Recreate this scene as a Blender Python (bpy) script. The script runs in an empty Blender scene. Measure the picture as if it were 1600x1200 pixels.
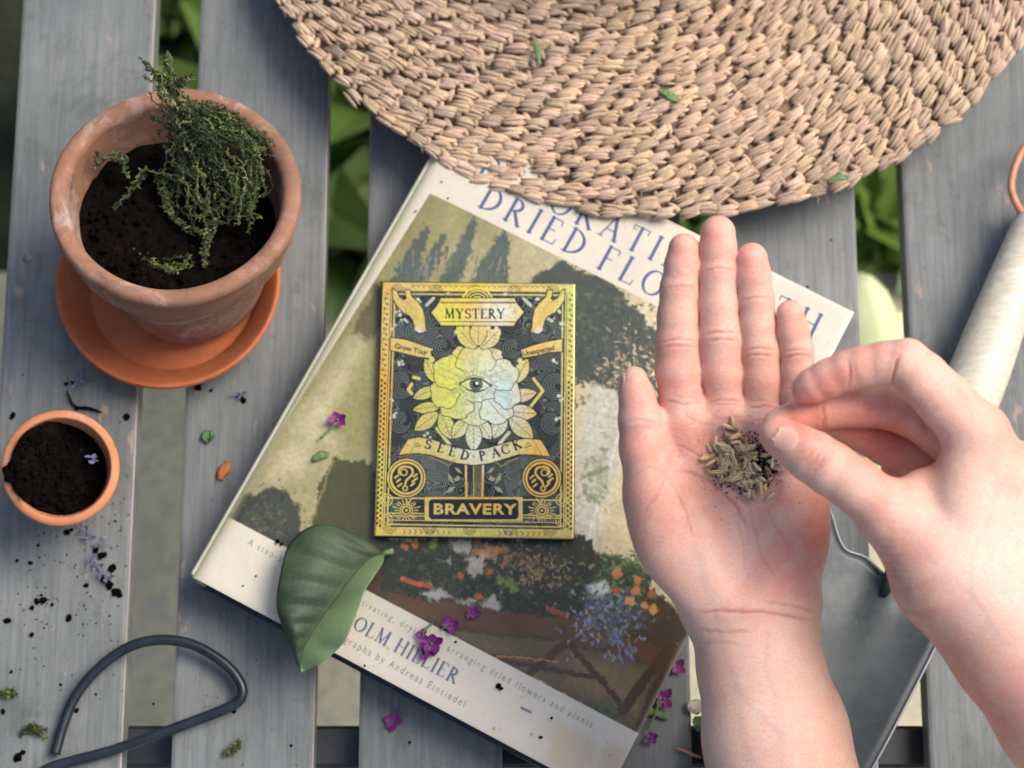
import bpy, bmesh, math, random
import numpy as np
from mathutils import Vector, Matrix, Euler
from mathutils.bvhtree import BVHTree
random.seed(7); rng = np.random.default_rng(7)
sc = bpy.context.scene
R = math.radians
# ------------------------------------------------------------------ camera
TH = R(15.0); FP = 3500.0; DB = 1.2; ZB = 0.034       # tilt, focal length in photo pixels, distance to the book top, its height
CAM = np.array([0.0, -DB*math.sin(TH), ZB + DB*math.cos(TH)])
FW = np.array([0.0, math.sin(TH), -math.cos(TH)]); UP = np.array([0.0, math.cos(TH), math.sin(TH)]); RT = np.array([1.0, 0, 0])
cd = bpy.data.cameras.new('camera'); cam = bpy.data.objects.new('camera', cd); sc.collection.objects.link(cam)
cam.location = CAM; cam.rotation_euler = (TH, 0, 0)
cd.sensor_width = 36; cd.lens = FP/1600*36; cd.clip_start = 0.05; cd.clip_end = 500
cd.dof.use_dof = True; cd.dof.focus_distance = 1.10; cd.dof.aperture_fstop = 7.8
sc.camera = cam
# ------------------------------------------------------------------ sky and sun
SUN_EL, SUN_AZ = R(52), R(68)     # azimuth measured from +Y towards +X
w = bpy.data.worlds.new('World'); sc.world = w; w.use_nodes = True
nt = w.node_tree; bg = nt.nodes['Background']
sky = nt.nodes.new('ShaderNodeTexSky'); sky.sky_type = 'NISHITA'; sky.sun_disc = False
sky.sun_elevation = SUN_EL; sky.sun_rotation = SUN_AZ; sky.dust_density = 3.0; sky.air_density = 1.0
nt.links.new(sky.outputs[0], bg.inputs[0]); bg.inputs[1].default_value = 0.15
sl = bpy.data.lights.new('sun', 'SUN'); sl.energy = 2.4; sl.angle = R(34); sl.color = (1, 0.93, 0.85)
so = bpy.data.objects.new('sun', sl); sc.collection.objects.link(so)
sd = Vector((math.cos(SUN_EL)*math.sin(SUN_AZ), math.cos(SUN_EL)*math.cos(SUN_AZ), math.sin(SUN_EL)))
so.rotation_euler = sd.to_track_quat('Z', 'Y').to_euler()
sc.view_settings.view_transform = 'Standard'; sc.view_settings.look = 'None'
sc.view_settings.exposure = 0.50; sc.view_settings.gamma = 1.0

# ------------------------------------------------------------------ helpers
def ray(px, py): return (px-800)/FP*RT - (py-600)/FP*UP + FW
def P(px, py, z=0.0):
    d = ray(px, py); s = (z-CAM[2])/d[2]; return Vector(CAM + d*s)
def to_px(p):
    p = np.asarray(p, dtype=float) - CAM; dep = p@FW
    return 800 + FP*(p@RT)/dep, 600 - FP*(p@UP)/dep, dep
def link(o, parent=None):
    sc.collection.objects.link(o)
    if parent is not None: o.parent = parent
    return o
def mesh_obj(name, me, mat=None, parent=None, smooth=True):
    if mat is not None and not me.materials: me.materials.append(mat)
    if smooth: me.polygons.foreach_set('use_smooth', [True]*len(me.polygons))
    return link(bpy.data.objects.new(name, me), parent)
def from_data(name, verts, faces, mat=None, parent=None, smooth=True):
    me = bpy.data.meshes.new(name); me.from_pydata([tuple(v) for v in verts], [], [tuple(f) for f in faces]); me.update()
    return mesh_obj(name, me, mat, parent, smooth)
def fast_mesh(name, verts, faces):
    """numpy verts (n,3), faces (m,3 or 4)"""
    me = bpy.data.meshes.new(name); k = faces.shape[1]
    me.vertices.add(len(verts)); me.vertices.foreach_set('co', np.asarray(verts, dtype=np.float32).ravel())
    me.loops.add(faces.size); me.loops.foreach_set('vertex_index', faces.astype(np.int32).ravel())
    me.polygons.add(len(faces)); me.polygons.foreach_set('loop_start', np.arange(0, faces.size, k, dtype=np.int32))
    me.update(calc_edges=True); me.validate(); return me
def set_col(me, name, rgb):
    a = me.color_attributes.new(name, 'FLOAT_COLOR', 'POINT')
    c = np.ones((len(me.vertices), 4), dtype=np.float32); c[:, :3] = rgb; a.data.foreach_set('color', c.ravel())
def tag(o, label=None, cat=None, group=None, kind=None):
    if label: o['label'] = label
    if cat: o['category'] = cat
    if group: o['group'] = group
    if kind: o['kind'] = kind
    return o
def empty(name, loc=(0, 0, 0)):
    o = bpy.data.objects.new(name, None); o.empty_display_size = 0.02; o.location = loc; sc.collection.objects.link(o); return o
def keep(child, parent):
    """parent a mesh built in world coordinates under a thing that stands elsewhere"""
    child.parent = parent; child.matrix_parent_inverse = Matrix.Translation(parent.location).inverted(); return child
def lin(c):
    c = np.asarray(c, dtype=float)/255.0
    return np.where(c <= 0.04045, c/12.92, ((c+0.055)/1.055)**2.4)

class NB:
    """small node material builder"""
    def __init__(s, name):
        s.m = bpy.data.materials.new(name); s.m.use_nodes = True; s.t = s.m.node_tree; s.b = s.t.nodes['Principled BSDF']
    def n(s, typ, **kw):
        x = s.t.nodes.new(typ)
        for k, v in kw.items():
            if k.startswith('_'): x.inputs[k[1:]].default_value = v
            else: setattr(x, k, v)
        return x
    def l(s, a, b): s.t.links.new(a, b)
    def coord(s, scale=(1, 1, 1), out='Object', rot=(0, 0, 0)):
        c = s.n('ShaderNodeTexCoord'); mp = s.n('ShaderNodeMapping'); mp.inputs['Scale'].default_value = scale; mp.inputs['Rotation'].default_value = rot
        s.l(c.outputs[out], mp.inputs['Vector']); return mp.outputs['Vector']
    def noise(s, vec, scale=5, detail=6, rough=0.6, dist=0.0):
        x = s.n('ShaderNodeTexNoise'); x.inputs['Scale'].default_value = scale; x.inputs['Detail'].default_value = detail
        x.inputs['Roughness'].default_value = rough; x.inputs['Distortion'].default_value = dist
        if vec is not None: s.l(vec, x.inputs['Vector'])
        return x.outputs['Fac']
    def ramp(s, fac, stops):
        x = s.n('ShaderNodeValToRGB'); e = x.color_ramp.elements
        while len(e) < len(stops): e.new(0.5)
        for i, (p, c) in enumerate(stops):
            e[i].position = p; e[i].color = (*c, 1) if len(c) == 3 else c
        s.l(fac, x.inputs['Fac']); return x.outputs['Color']
    def mix(s, fac, a, b, mode='MIX'):
        x = s.n('ShaderNodeMix', data_type='RGBA', blend_type=mode)
        for sock, v in ((x.inputs[0], fac), (x.inputs[6], a), (x.inputs[7], b)):
            if isinstance(v, (int, float)): sock.default_value = v
            elif isinstance(v, tuple): sock.default_value = (*v, 1) if len(v) == 3 else v
            else: s.l(v, sock)
        return x.outputs[2]
    def bump(s, h, strength=0.3, dist=0.001, prev=None):
        x = s.n('ShaderNodeBump'); x.inputs['Strength'].default_value = strength; x.inputs['Distance'].default_value = dist
        s.l(h, x.inputs['Height'])
        if prev is not None: s.l(prev, x.inputs['Normal'])
        return x.outputs['Normal']
    def set(s, col=None, rough=None, normal=None, metal=None, **kw):
        for k, v in (('Base Color', col), ('Roughness', rough), ('Normal', normal), ('Metallic', metal), *kw.items()):
            if v is None: continue
            k = k.replace('_', ' ')
            if isinstance(v, (int, float)): s.b.inputs[k].default_value = v
            elif isinstance(v, tuple): s.b.inputs[k].default_value = (*v, 1) if (len(v) == 3 and s.b.inputs[k].type == 'RGBA') else v
            else: s.l(v, s.b.inputs[k])
        return s.m

def box_bm(bm, x0, x1, y0, y1, z0, z1, bevel=0.0, seg=2):
    r = bmesh.ops.create_cube(bm, size=1.0); vs = r['verts']
    for v in vs: v.co = Vector(((x0+x1)/2+v.co.x*(x1-x0), (y0+y1)/2+v.co.y*(y1-y0), (z0+z1)/2+v.co.z*(z1-z0)))
    if bevel:
        es = list({e for v in vs for e in v.link_edges})
        bmesh.ops.bevel(bm, geom=es, offset=bevel, segments=seg, affect='EDGES', profile=0.6)
def bm_obj(name, bm, mat, parent=None, smooth=False):
    me = bpy.data.meshes.new(name); bmesh.ops.recalc_face_normals(bm, faces=bm.faces); bm.to_mesh(me); bm.free(); return mesh_obj(name, me, mat, parent, smooth)
def tube(pts, rad, n=10, closed=False, cap=True):
    pts = [Vector(p) for p in pts]; m = len(pts); V = []; F = []
    rads = rad if hasattr(rad, '__len__') else [rad]*m
    prev = None
    for i, p in enumerate(pts):
        a = pts[(i-1) % m] if (closed or i > 0) else p; b = pts[(i+1) % m] if (closed or i < m-1) else p
        t = (b-a).normalized()
        if prev is None:
            s = t.cross(Vector((0, 0, 1)));  s = s if s.length > 1e-4 else t.cross(Vector((0, 1, 0)))
        else: s = prev - t*prev.dot(t)
        s.normalize(); prev = s; q = t.cross(s)
        for k in range(n):
            an = 2*math.pi*k/n; V.append(p + (s*math.cos(an)+q*math.sin(an))*rads[i])
    for i in range(m if closed else m-1):
        for k in range(n):
            F.append((i*n+k, i*n+(k+1) % n, ((i+1) % m)*n+(k+1) % n, ((i+1) % m)*n+k))
    if cap and not closed:
        F.append(tuple(range(n))[::-1]); F.append(tuple((m-1)*n+k for k in range(n)))
    return V, F
def catmull(pts, n=8, closed=False):
    pts = [Vector(p) for p in pts]; m = len(pts); out = []
    for i in range(m if closed else m-1):
        g = lambda j: pts[j % m] if closed else pts[max(0, min(m-1, j))]
        p0, p1, p2, p3 = g(i-1), g(i), g(i+1), g(i+2)
        for k in range(n):
            t = k/n; out.append(0.5*((2*p1)+(p2-p0)*t+(2*p0-5*p1+4*p2-p3)*t*t+(3*p1-3*p2+p3-p0)*t**3))
    if not closed: out.append(pts[-1])
    return out
def lathe(profile, n=96):
    V = []; F = []
    for r, z in profile:
        for k in range(n): V.append((r*math.cos(2*math.pi*k/n), r*math.sin(2*math.pi*k/n), z))
    for i in range(len(profile)-1):
        for k in range(n): F.append((i*n+k, i*n+(k+1) % n, (i+1)*n+(k+1) % n, (i+1)*n+k))
    return V, F
# ------------------------------------------------------------------ setting: ground
GZ = -0.62
def sheet(name, pts, z, mat):
    return from_data(name, [(x, y, z) for x, y in pts], [tuple(range(len(pts)))], mat, None, False)
b = NB('paving_stone'); v = b.coord((1, 1, 1))
c = b.ramp(b.noise(v, 9, 8, .65), [(.3, (.44, .40, .25)), (.7, (.58, .53, .36))])
c = b.mix(b.ramp(b.noise(v, 120, 3, .6), [(.45, (0, 0, 0)), (.6, (1, 1, 1))]), c, (.40, .37, .28)); M_pave = b.set(c, .85, b.bump(b.noise(v, 60, 6, .7), .4, .002))
b = NB('garden_soil'); v = b.coord()
M_gsoil = b.set(b.ramp(b.noise(v, 14, 8, .7), [(.35, (.012, .014, .008)), (.65, (.035, .045, .015))]), .95, b.bump(b.noise(v, 40, 6, .7), .8, .01))
gy = P(800, 425, GZ).y
tag(sheet('ground', [(-60, -60), (60, -60), (60, 60), (-60, 60)], GZ-.02, M_gsoil), kind='structure')
tag(sheet('paving', [(-4, -5), (4, -5), (4, gy), (-4, gy)], GZ, M_pave), kind='structure')
b = NB('lawn_green'); v = b.coord()
M_lawn = b.set(b.ramp(b.noise(v, 10, 8, .7), [(.35, (.08, .14, .015)), (.65, (.12, .20, .026))]), .9, b.bump(b.noise(v, 90, 6, .7), .8, .01))
gy2 = P(800, 330, GZ).y; gy3 = P(800, 120, GZ).y
tag(sheet('lawn', [(P(420, 0, GZ).x, gy3-.16), (4, gy3-.16), (4, gy3+6), (P(420, 0, GZ).x, gy3+6)], GZ-.012, M_lawn), kind='structure')
# leafy ground cover beyond the paving: uncountable small leaves, one object
def leaf_mat(name, c0, c1, trans=.3):
    b = NB(name); v = b.coord()
    c = b.ramp(b.noise(v, 30, 4, .6), [(.35, c0), (.65, c1)])
    return b.set(c, .5, None, None, Subsurface_Weight=0.0)
M_cover = leaf_mat('ground_cover_leaf', (.085, .15, .018), (.12, .20, .028))
def leaf_cloud(name, boxes, mat, label):
    V = []; F = []
    for (x0, x1, y0, y1, z0, z1, n, s) in boxes:
        for _ in range(n):
            c = Vector((random.uniform(x0, x1), random.uniform(y0, y1), random.uniform(z0, z1)))
            e = Euler((random.gauss(0, .5), random.gauss(0, .5), random.uniform(0, 6.28))).to_matrix(); L = s*random.uniform(.6, 1.3); i = len(V)
            for q in ((0, 0, 0), (L*.35, L*.28, L*.05), (L, 0, -.05*L), (L*.35, -L*.28, L*.05)): V.append(c+e@Vector(q))
            F += [(i, i+1, i+2, i+3)]
    return tag(from_data(name, V, F, mat, None, False), label, name.replace('_', ' '), None, 'stuff')
xl, xr = P(150, 200, GZ).x, P(1700, 200, GZ).x
leaf_cloud('ground_cover', [(xl, xr, gy+.015, gy+.055, GZ, GZ+.02, 300, .06),
    (P(380, 0, GZ).x, P(700, 0, GZ).x, P(0, 318, GZ).y, P(0, 90, GZ).y, GZ, GZ+.03, 200, .11),
    (P(230, 0, GZ).x, P(340, 0, GZ).x, P(0, 40, GZ).y, P(0, -80, GZ).y, GZ-.02, GZ, 50, .07),
    (P(1250, 0, GZ).x, P(1500, 0, GZ).x, P(0, 375, GZ).y, P(0, 345, GZ).y, GZ, GZ+.03, 110, .07)],
    M_cover, 'bright green low leaves growing on the ground, seen between the table slats')

# ------------------------------------------------------------------ slatted table
b = NB('weathered_grey_paint'); v = b.coord((1, .06, 1)); v1 = b.coord()
oi = b.n('ShaderNodeObjectInfo'); cmb = b.n('ShaderNodeVectorMath', operation='ADD'); sca = b.n('ShaderNodeVectorMath', operation='SCALE')
mk = b.n('ShaderNodeCombineXYZ'); b.l(oi.outputs['Random'], mk.inputs[0]); b.l(oi.outputs['Random'], mk.inputs[1]); b.l(mk.outputs[0], sca.inputs[0]); sca.inputs['Scale'].default_value = 13
b.l(v, cmb.inputs[0]); b.l(sca.outputs[0], cmb.inputs[1]); vv = cmb.outputs[0]
cmb2 = b.n('ShaderNodeVectorMath', operation='ADD'); b.l(v1, cmb2.inputs[0]); b.l(sca.outputs[0], cmb2.inputs[1]); vw = cmb2.outputs[0]
grain = b.noise(vv, 260, 6, .7, .3); broad = b.noise(vw, 9, 5, .6, .4)
c = b.ramp(broad, [(.28, (.112, .123, .117)), (.5, (.163, .173, .166)), (.72, (.225, .229, .220))])
c = b.mix(b.ramp(grain, [(.35, (.5, .5, .5)), (.62, (0, 0, 0))]), c, (.062, .07, .068))
fine = b.noise(vv, 700, 3, .6)
c = b.mix(b.ramp(fine, [(.5, (0, 0, 0)), (.75, (.28, .28, .28))]), c, (.22, .235, .245))
chip = b.noise(b.coord((1, .35, 1)), 75, 4, .62, .2); chip_m = b.ramp(chip, [(.635, (0, 0, 0)), (.68, (.75, .75, .75))])
c = b.mix(chip_m, c, (.34, .24, .19))
crack = b.noise(b.coord((1, .02, 1)), 420, 3, .6, .15); c = b.mix(b.ramp(crack, [(.27, (.85, .85, .85)), (.33, (0, 0, 0))]), c, (.03, .032, .03))
dirt = b.ramp(b.noise(vw, 22, 7, .78, .5), [(.53, (0, 0, 0)), (.74, (.7, .7, .7))]); c = b.mix(dirt, c, (.045, .055, .042))
geo = b.n('ShaderNodeNewGeometry'); pr = b.ramp(geo.outputs['Pointiness'], [(.5, (0, 0, 0)), (.56, (1, 1, 1))])
c = b.mix(b.ramp(b.noise(vw, 170, 4, .7, .6), [(.60, (0, 0, 0)), (.74, (.45, .45, .45))]), c, (.05, .055, .05))
M_wood = b.set(c, .66, b.bump(grain, .35, .0006, b.bump(chip_m, -.3, .0004)))
b = NB('bare_worn_edge'); v = b.coord((1, .1, 1))
M_edge = b.set(b.ramp(b.noise(v, 90, 6, .7), [(.3, (.30, .25, .23)), (.7, (.52, .44, .41))]), .75, b.bump(b.noise(v, 200, 4, .6), .3, .0005))
b = NB('dark_painted_beam'); v = b.coord()
M_beam = b.set(b.ramp(b.noise(v, 30, 6, .7), [(.3, (.008, .010, .014)), (.7, (.022, .026, .034))]), .45)
table = tag(empty('slatted_table', (P(800, 600).x, 0, GZ)), 'weathered grey-blue garden table of parallel wooden slats, everything lies on it', 'table')
def X0(px): return P(px, 600, 0).x
SL = [(-2-288-4, -75), (-2, 215), (290, 503), (571, 786), (856, 1070), (1140, 1348), (1424, 1636), (1710, 1922)]
YA, YB = -.55, .62
for i, (a, c_) in enumerate(SL):
    bm = bmesh.new(); x0, x1 = X0(a), X0(c_); w_ = x1-x0
    box_bm(bm, -w_/2, w_/2, YA, YB, -.020, 0, .0022, 2)
    for v_ in bm.verts:   # a slight waviness
        v_.co.x += .0004*math.sin(v_.co.y*31+i)
    o = bm_obj('slat', bm, M_wood, None, False); o.data.materials.append(M_edge)
    for p_ in o.data.polygons:
        p_.material_index = 1 if (abs(p_.normal.x) > .5 and p_.normal.z > .25) else 0
    o.location = ((x0+x1)/2, 0, 0); keep(o, table)
yb1, yb2 = P(800, 1188, -.022).y, P(800, 1134, -.022).y
for (ya, yb_) in ((yb1-.004, yb2), (.48, .505)):
    bm = bmesh.new(); box_bm(bm, X0(-290), X0(1920), ya, yb_, -.062, -.0205, .002, 1); keep(bm_obj('crossbeam', bm, M_beam), table)
for x in (X0(-200), X0(1840)):
    for y in (yb1-.03, .45):
        bm = bmesh.new(); box_bm(bm, x-.022, x+.022, y-.022, y+.022, GZ+.001, -.063 if y > 0 else -.063, .003, 1); keep(bm_obj('leg', bm, M_wood), table)
b = NB('screw_metal'); M_screw = b.set((.16, .17, .17), .6, None, .5)
for (px, py) in ((43, 404), (158, 404)):
    p = P(px, py, 0); V, F = lathe([(0.0001, .0006), (.0022, .0006), (.0027, .0002), (.0028, -.001)], 16)
    o = from_data('screw', V, F, M_screw); o.location = p; keep(o, table)

# ------------------------------------------------------------------ pale leaf under the table
b = NB('pale_leaf'); v = b.coord()
M_pale = b.set(b.ramp(b.noise(v, 20, 4, .6), [(.3, (.62, .72, .32)), (.7, (.85, .9, .62))]), .5, Subsurface_Weight=.0)
def blade(outline, z, mat, name, lift=0.01, thick=.0008):
    pts = [P(x, y, z) for x, y in outline]; c = sum(pts, Vector())/len(pts); V = []; F = []; n = len(pts)
    rings = [1, .8, .55, .3]
    for r in rings:
        for p in pts: V.append(c+(p-c)*r+Vector((0, 0, lift*(1-r*r))))
    V.append(c+Vector((0, 0, lift)))
    for k in range(len(rings)-1):
        for i in range(n): F.append((k*n+i, k*n+(i+1) % n, (k+1)*n+(i+1) % n, (k+1)*n+i))
    for i in range(n): F.append(((len(rings)-1)*n+i, (len(rings)-1)*n+(i+1) % n, len(V)-1))
    o = from_data(name, V, F, mat); m = o.modifiers.new('thick', 'SOLIDIFY'); m.thickness = thick; return o
tag(blade([(1340, 425), (1362, 432), (1385, 455), (1402, 490), (1440, 475), (1452, 540), (1430, 650), (1400, 740), (1330, 760), (1290, 640), (1300, 500)], -.30, M_pale, 'pale_leaf', .012),
    'pale yellow-green broad leaf under the table, seen through the gap above the pinching hand', 'leaf')

# ------------------------------------------------------------------ unseen clipped hedge, added left of the table to darken that side
b = NB('shade_hedge_leaf'); v = b.coord(); M_hedge = b.set(b.ramp(b.noise(v, 12, 5, .7), [(.3, (.012, .03, .008)), (.7, (.04, .075, .018))]), .6)
hx = X0(-75)-.72; V = []; F = []
hedge = tag(empty('added_shade_hedge', (hx, .1, GZ)), 'unseen dark clipped hedge added beside the left end of the table to shade it', 'hedge')
bm = bmesh.new(); box_bm(bm, hx-.35, hx-.04, -1.1, 1.3, GZ, .62, .06, 3); keep(bm_obj('shade_hedge_core', bm, M_hedge), hedge)
for _ in range(9000):
    f_ = random.random(); c = Vector((hx-.04+random.uniform(-.03, .05), random.uniform(-1.15, 1.35), random.uniform(GZ, .66))) if f_ < .6 else Vector((random.uniform(hx-.38, hx), random.uniform(-1.15, 1.35), .62+random.uniform(-.03, .06))) if f_ < .85 else Vector((random.uniform(hx-.4, hx), random.choice((-1.1, 1.3))+random.uniform(-.05, .05), random.uniform(GZ, .66)))
    e = Euler((random.uniform(-1.5, 1.5), random.uniform(-1.5, 1.5), random.uniform(0, 6.28))).to_matrix(); L = random.uniform(.02, .04); i = len(V)
    for q in ((0, 0, 0), (L*.4, L*.3, 0), (L, 0, 0), (L*.4, -L*.3, 0)): V.append(c+e@Vector(q))
    F.append((i, i+1, i+2, i+3))
keep(from_data('shade_hedge_foliage', V, F, M_hedge, None, False), hedge)['kind'] = 'stuff'
# ------------------------------------------------------------------ the two hands (signed-distance field, one continuous skin each)
DH = 1.03; MM = FP/DH/1000.0     # photo pixels per millimetre at the hands
class Grid:
    def __init__(s, lo, hi, h):
        s.lo = np.array(lo, float); s.h = h; s.n = np.ceil((np.array(hi, float)-s.lo)/h).astype(int)+1
        s.ax = [s.lo[i]+h*np.arange(s.n[i], dtype=np.float32) for i in range(3)]
    def new(s): return np.full(tuple(s.n), 60.0, dtype=np.float32)
    def sl(s, lo, hi):
        a = np.clip(np.floor((np.array(lo)-s.lo)/s.h).astype(int), 0, s.n); b_ = np.clip(np.ceil((np.array(hi)-s.lo)/s.h).astype(int)+1, 0, s.n)
        return tuple(slice(a[i], b_[i]) for i in range(3))
    def pts(s, sl):
        return (s.ax[0][sl[0]][:, None, None], s.ax[1][sl[1]][None, :, None], s.ax[2][sl[2]][None, None, :])
def smin(a, b_, k):
    if k <= 0: return np.minimum(a, b_)
    h = np.clip(.5+.5*(b_-a)/k, 0, 1); return b_+(a-b_)*h-k*h*(1-h)
def cone(g, f, a, b_, ra, rb, k=6, fl=1.0, sub=False):
    """round cone a-b; fl > 1 flattens it along the view axis"""
    a = np.array(a, float); b_ = np.array(b_, float); pad = max(ra, rb)+max(k, 0)+14
    sl = g.sl(np.minimum(a, b_)-pad, np.maximum(a, b_)+pad); x, y, z = g.pts(sl)
    if min(x.size, y.size, z.size) == 0: return
    A = a*np.array([1, 1, fl]); B = b_*np.array([1, 1, fl]); z = z*fl
    ba = B-A; L2 = float(ba@ba); h = np.clip(((x-A[0])*ba[0]+(y-A[1])*ba[1]+(z-A[2])*ba[2])/L2, 0, 1)
    d = np.sqrt((x-A[0]-h*ba[0])**2+(y-A[1]-h*ba[1])**2+(z-A[2]-h*ba[2])**2)-(ra+(rb-ra)*h)
    if fl > 1: d = d/(1+(fl-1)*.35)
    f[sl] = -smin(-f[sl], d, k) if sub else smin(f[sl], d.astype(np.float32), k)
def ell(g, f, c, r, k=12, rot=0.0, sub=False):
    c = np.array(c, float); r = np.array(r, float); pad = max(r)+k+14
    sl = g.sl(c-pad, c+pad); x, y, z = g.pts(sl); x = x-c[0]; y = y-c[1]; z = z-c[2]
    cr, sr = math.cos(rot), math.sin(rot); x, y = x*cr+y*sr, -x*sr+y*cr
    k0 = np.sqrt((x/r[0])**2+(y/r[1])**2+(z/r[2])**2); k1 = np.sqrt((x/r[0]**2)**2+(y/r[1]**2)**2+(z/r[2]**2)**2)+1e-6
    d = (k0*(k0-1)/k1).astype(np.float32)
    # smooth subtraction: max(f, -d)
    f[sl] = -smin(-f[sl], d, k) if sub else smin(f[sl], d, k)
def chain(g, f, pts, k=5, fl=1.0):
    for (a, b_) in zip(pts[:-1], pts[1:]): cone(g, f, a[:3], b_[:3], a[3], b_[3], k, fl)
def nets(g, f):
    s = f < 0; nx, ny, nz = f.shape
    cs = np.zeros((nx-1, ny-1, nz-1), np.uint8)
    for i in (0, 1):
        for j in (0, 1):
            for k in (0, 1): cs += s[i:nx-1+i, j:ny-1+j, k:nz-1+k]
    act = (cs > 0) & (cs < 8); idx = np.argwhere(act); vid = np.full(act.shape, -1, np.int32); vid[act] = np.arange(len(idx))
    acc = np.zeros((len(idx), 3)); cnt = np.zeros(len(idx))
    C = {}
    for i in (0, 1):
        for j in (0, 1):
            for k in (0, 1): C[i, j, k] = f[idx[:, 0]+i, idx[:, 1]+j, idx[:, 2]+k]
    for a in C:
        for ax in range(3):
            if a[ax] == 0:
                b_ = list(a); b_[ax] = 1; b_ = tuple(b_); fa, fb = C[a], C[b_]; m = (fa < 0) != (fb < 0)
                t = fa[m]/(fa[m]-fb[m]); p = np.tile(np.array(a, float), (m.sum(), 1)); p[:, ax] += t; acc[m] += p; cnt[m] += 1
    V = idx+acc/cnt[:, None]; Q = []
    for ax in range(3):
        o1, o2 = [(1, 2), (2, 0), (0, 1)][ax]
        A = [slice(None)]*3; B = [slice(None)]*3; A[ax] = slice(0, -1); B[ax] = slice(1, None)
        sa, sb = s[tuple(A)], s[tuple(B)]; e = np.argwhere(sa != sb)
        ok = (e[:, o1] > 0) & (e[:, o2] > 0) & (e[:, o1] < f.shape[o1]-1) & (e[:, o2] < f.shape[o2]-1); e = e[ok]
        fl = sa[tuple(e.T)]; q = []
        for d1, d2 in ((-1, -1), (0, -1), (0, 0), (-1, 0)):
            c = e.copy(); c[:, o1] += d1; c[:, o2] += d2; q.append(vid[tuple(c.T)])
        q = np.stack(q, 1); q[~fl] = q[~fl][:, ::-1]; Q.append(q)
    Q = np.concatenate(Q); return g.lo+V*g.h, Q
def smooth_v(V, Q, it=2, lam=.5):
    E = np.concatenate([Q[:, [0, 1]], Q[:, [1, 2]], Q[:, [2, 3]], Q[:, [3, 0]]]); E = np.concatenate([E, E[:, ::-1]])
    cnt = np.bincount(E[:, 0], minlength=len(V))[:, None]
    for _ in range(it):
        for l in (lam, -lam*1.02):
            acc = np.stack([np.bincount(E[:, 0], weights=V[E[:, 1], c], minlength=len(V)) for c in range(3)], 1)/np.maximum(cnt, 1); V = V+(acc-V)*l
    return V
def vnormals(V, Q):
    n = np.cross(V[Q[:, 2]]-V[Q[:, 0]], V[Q[:, 3]]-V[Q[:, 1]]); N = np.zeros_like(V)
    for c in range(4):
        for k in range(3): N[:, k] += np.bincount(Q[:, c], weights=n[:, k], minlength=len(V))
    return N/(np.linalg.norm(N, axis=1)[:, None]+1e-9)
def seg_dist(x, y, pts):
    d = np.full(x.shape, 1e9)
    for (ax, ay), (bx, by) in zip(pts[:-1], pts[1:]):
        vx, vy = bx-ax, by-ay; h = np.clip(((x-ax)*vx+(y-ay)*vy)/(vx*vx+vy*vy+1e-9), 0, 1); d = np.minimum(d, np.hypot(x-ax-h*vx, y-ay-h*vy))
    return d
def vnoise3(p, scale, seed=0):
    """cheap smooth value noise on points"""
    r = np.random.default_rng(seed); T = r.random((32, 32, 32)); q = p*scale; i = np.floor(q).astype(int); f = q-i; f = f*f*(3-2*f); out = 0
    for a in (0, 1):
        for b_ in (0, 1):
            for c in (0, 1):
                w_ = (f[:, 0] if a else 1-f[:, 0])*(f[:, 1] if b_ else 1-f[:, 1])*(f[:, 2] if c else 1-f[:, 2]); out = out+w_*T[(i[:, 0]+a) % 32, (i[:, 1]+b_) % 32, (i[:, 2]+c) % 32]
    return out
SKIN = lin((222, 178, 156)); RED = lin((216, 108, 90)); PALE = lin((236, 206, 184)); BROWN = lin((164, 112, 84))
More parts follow.
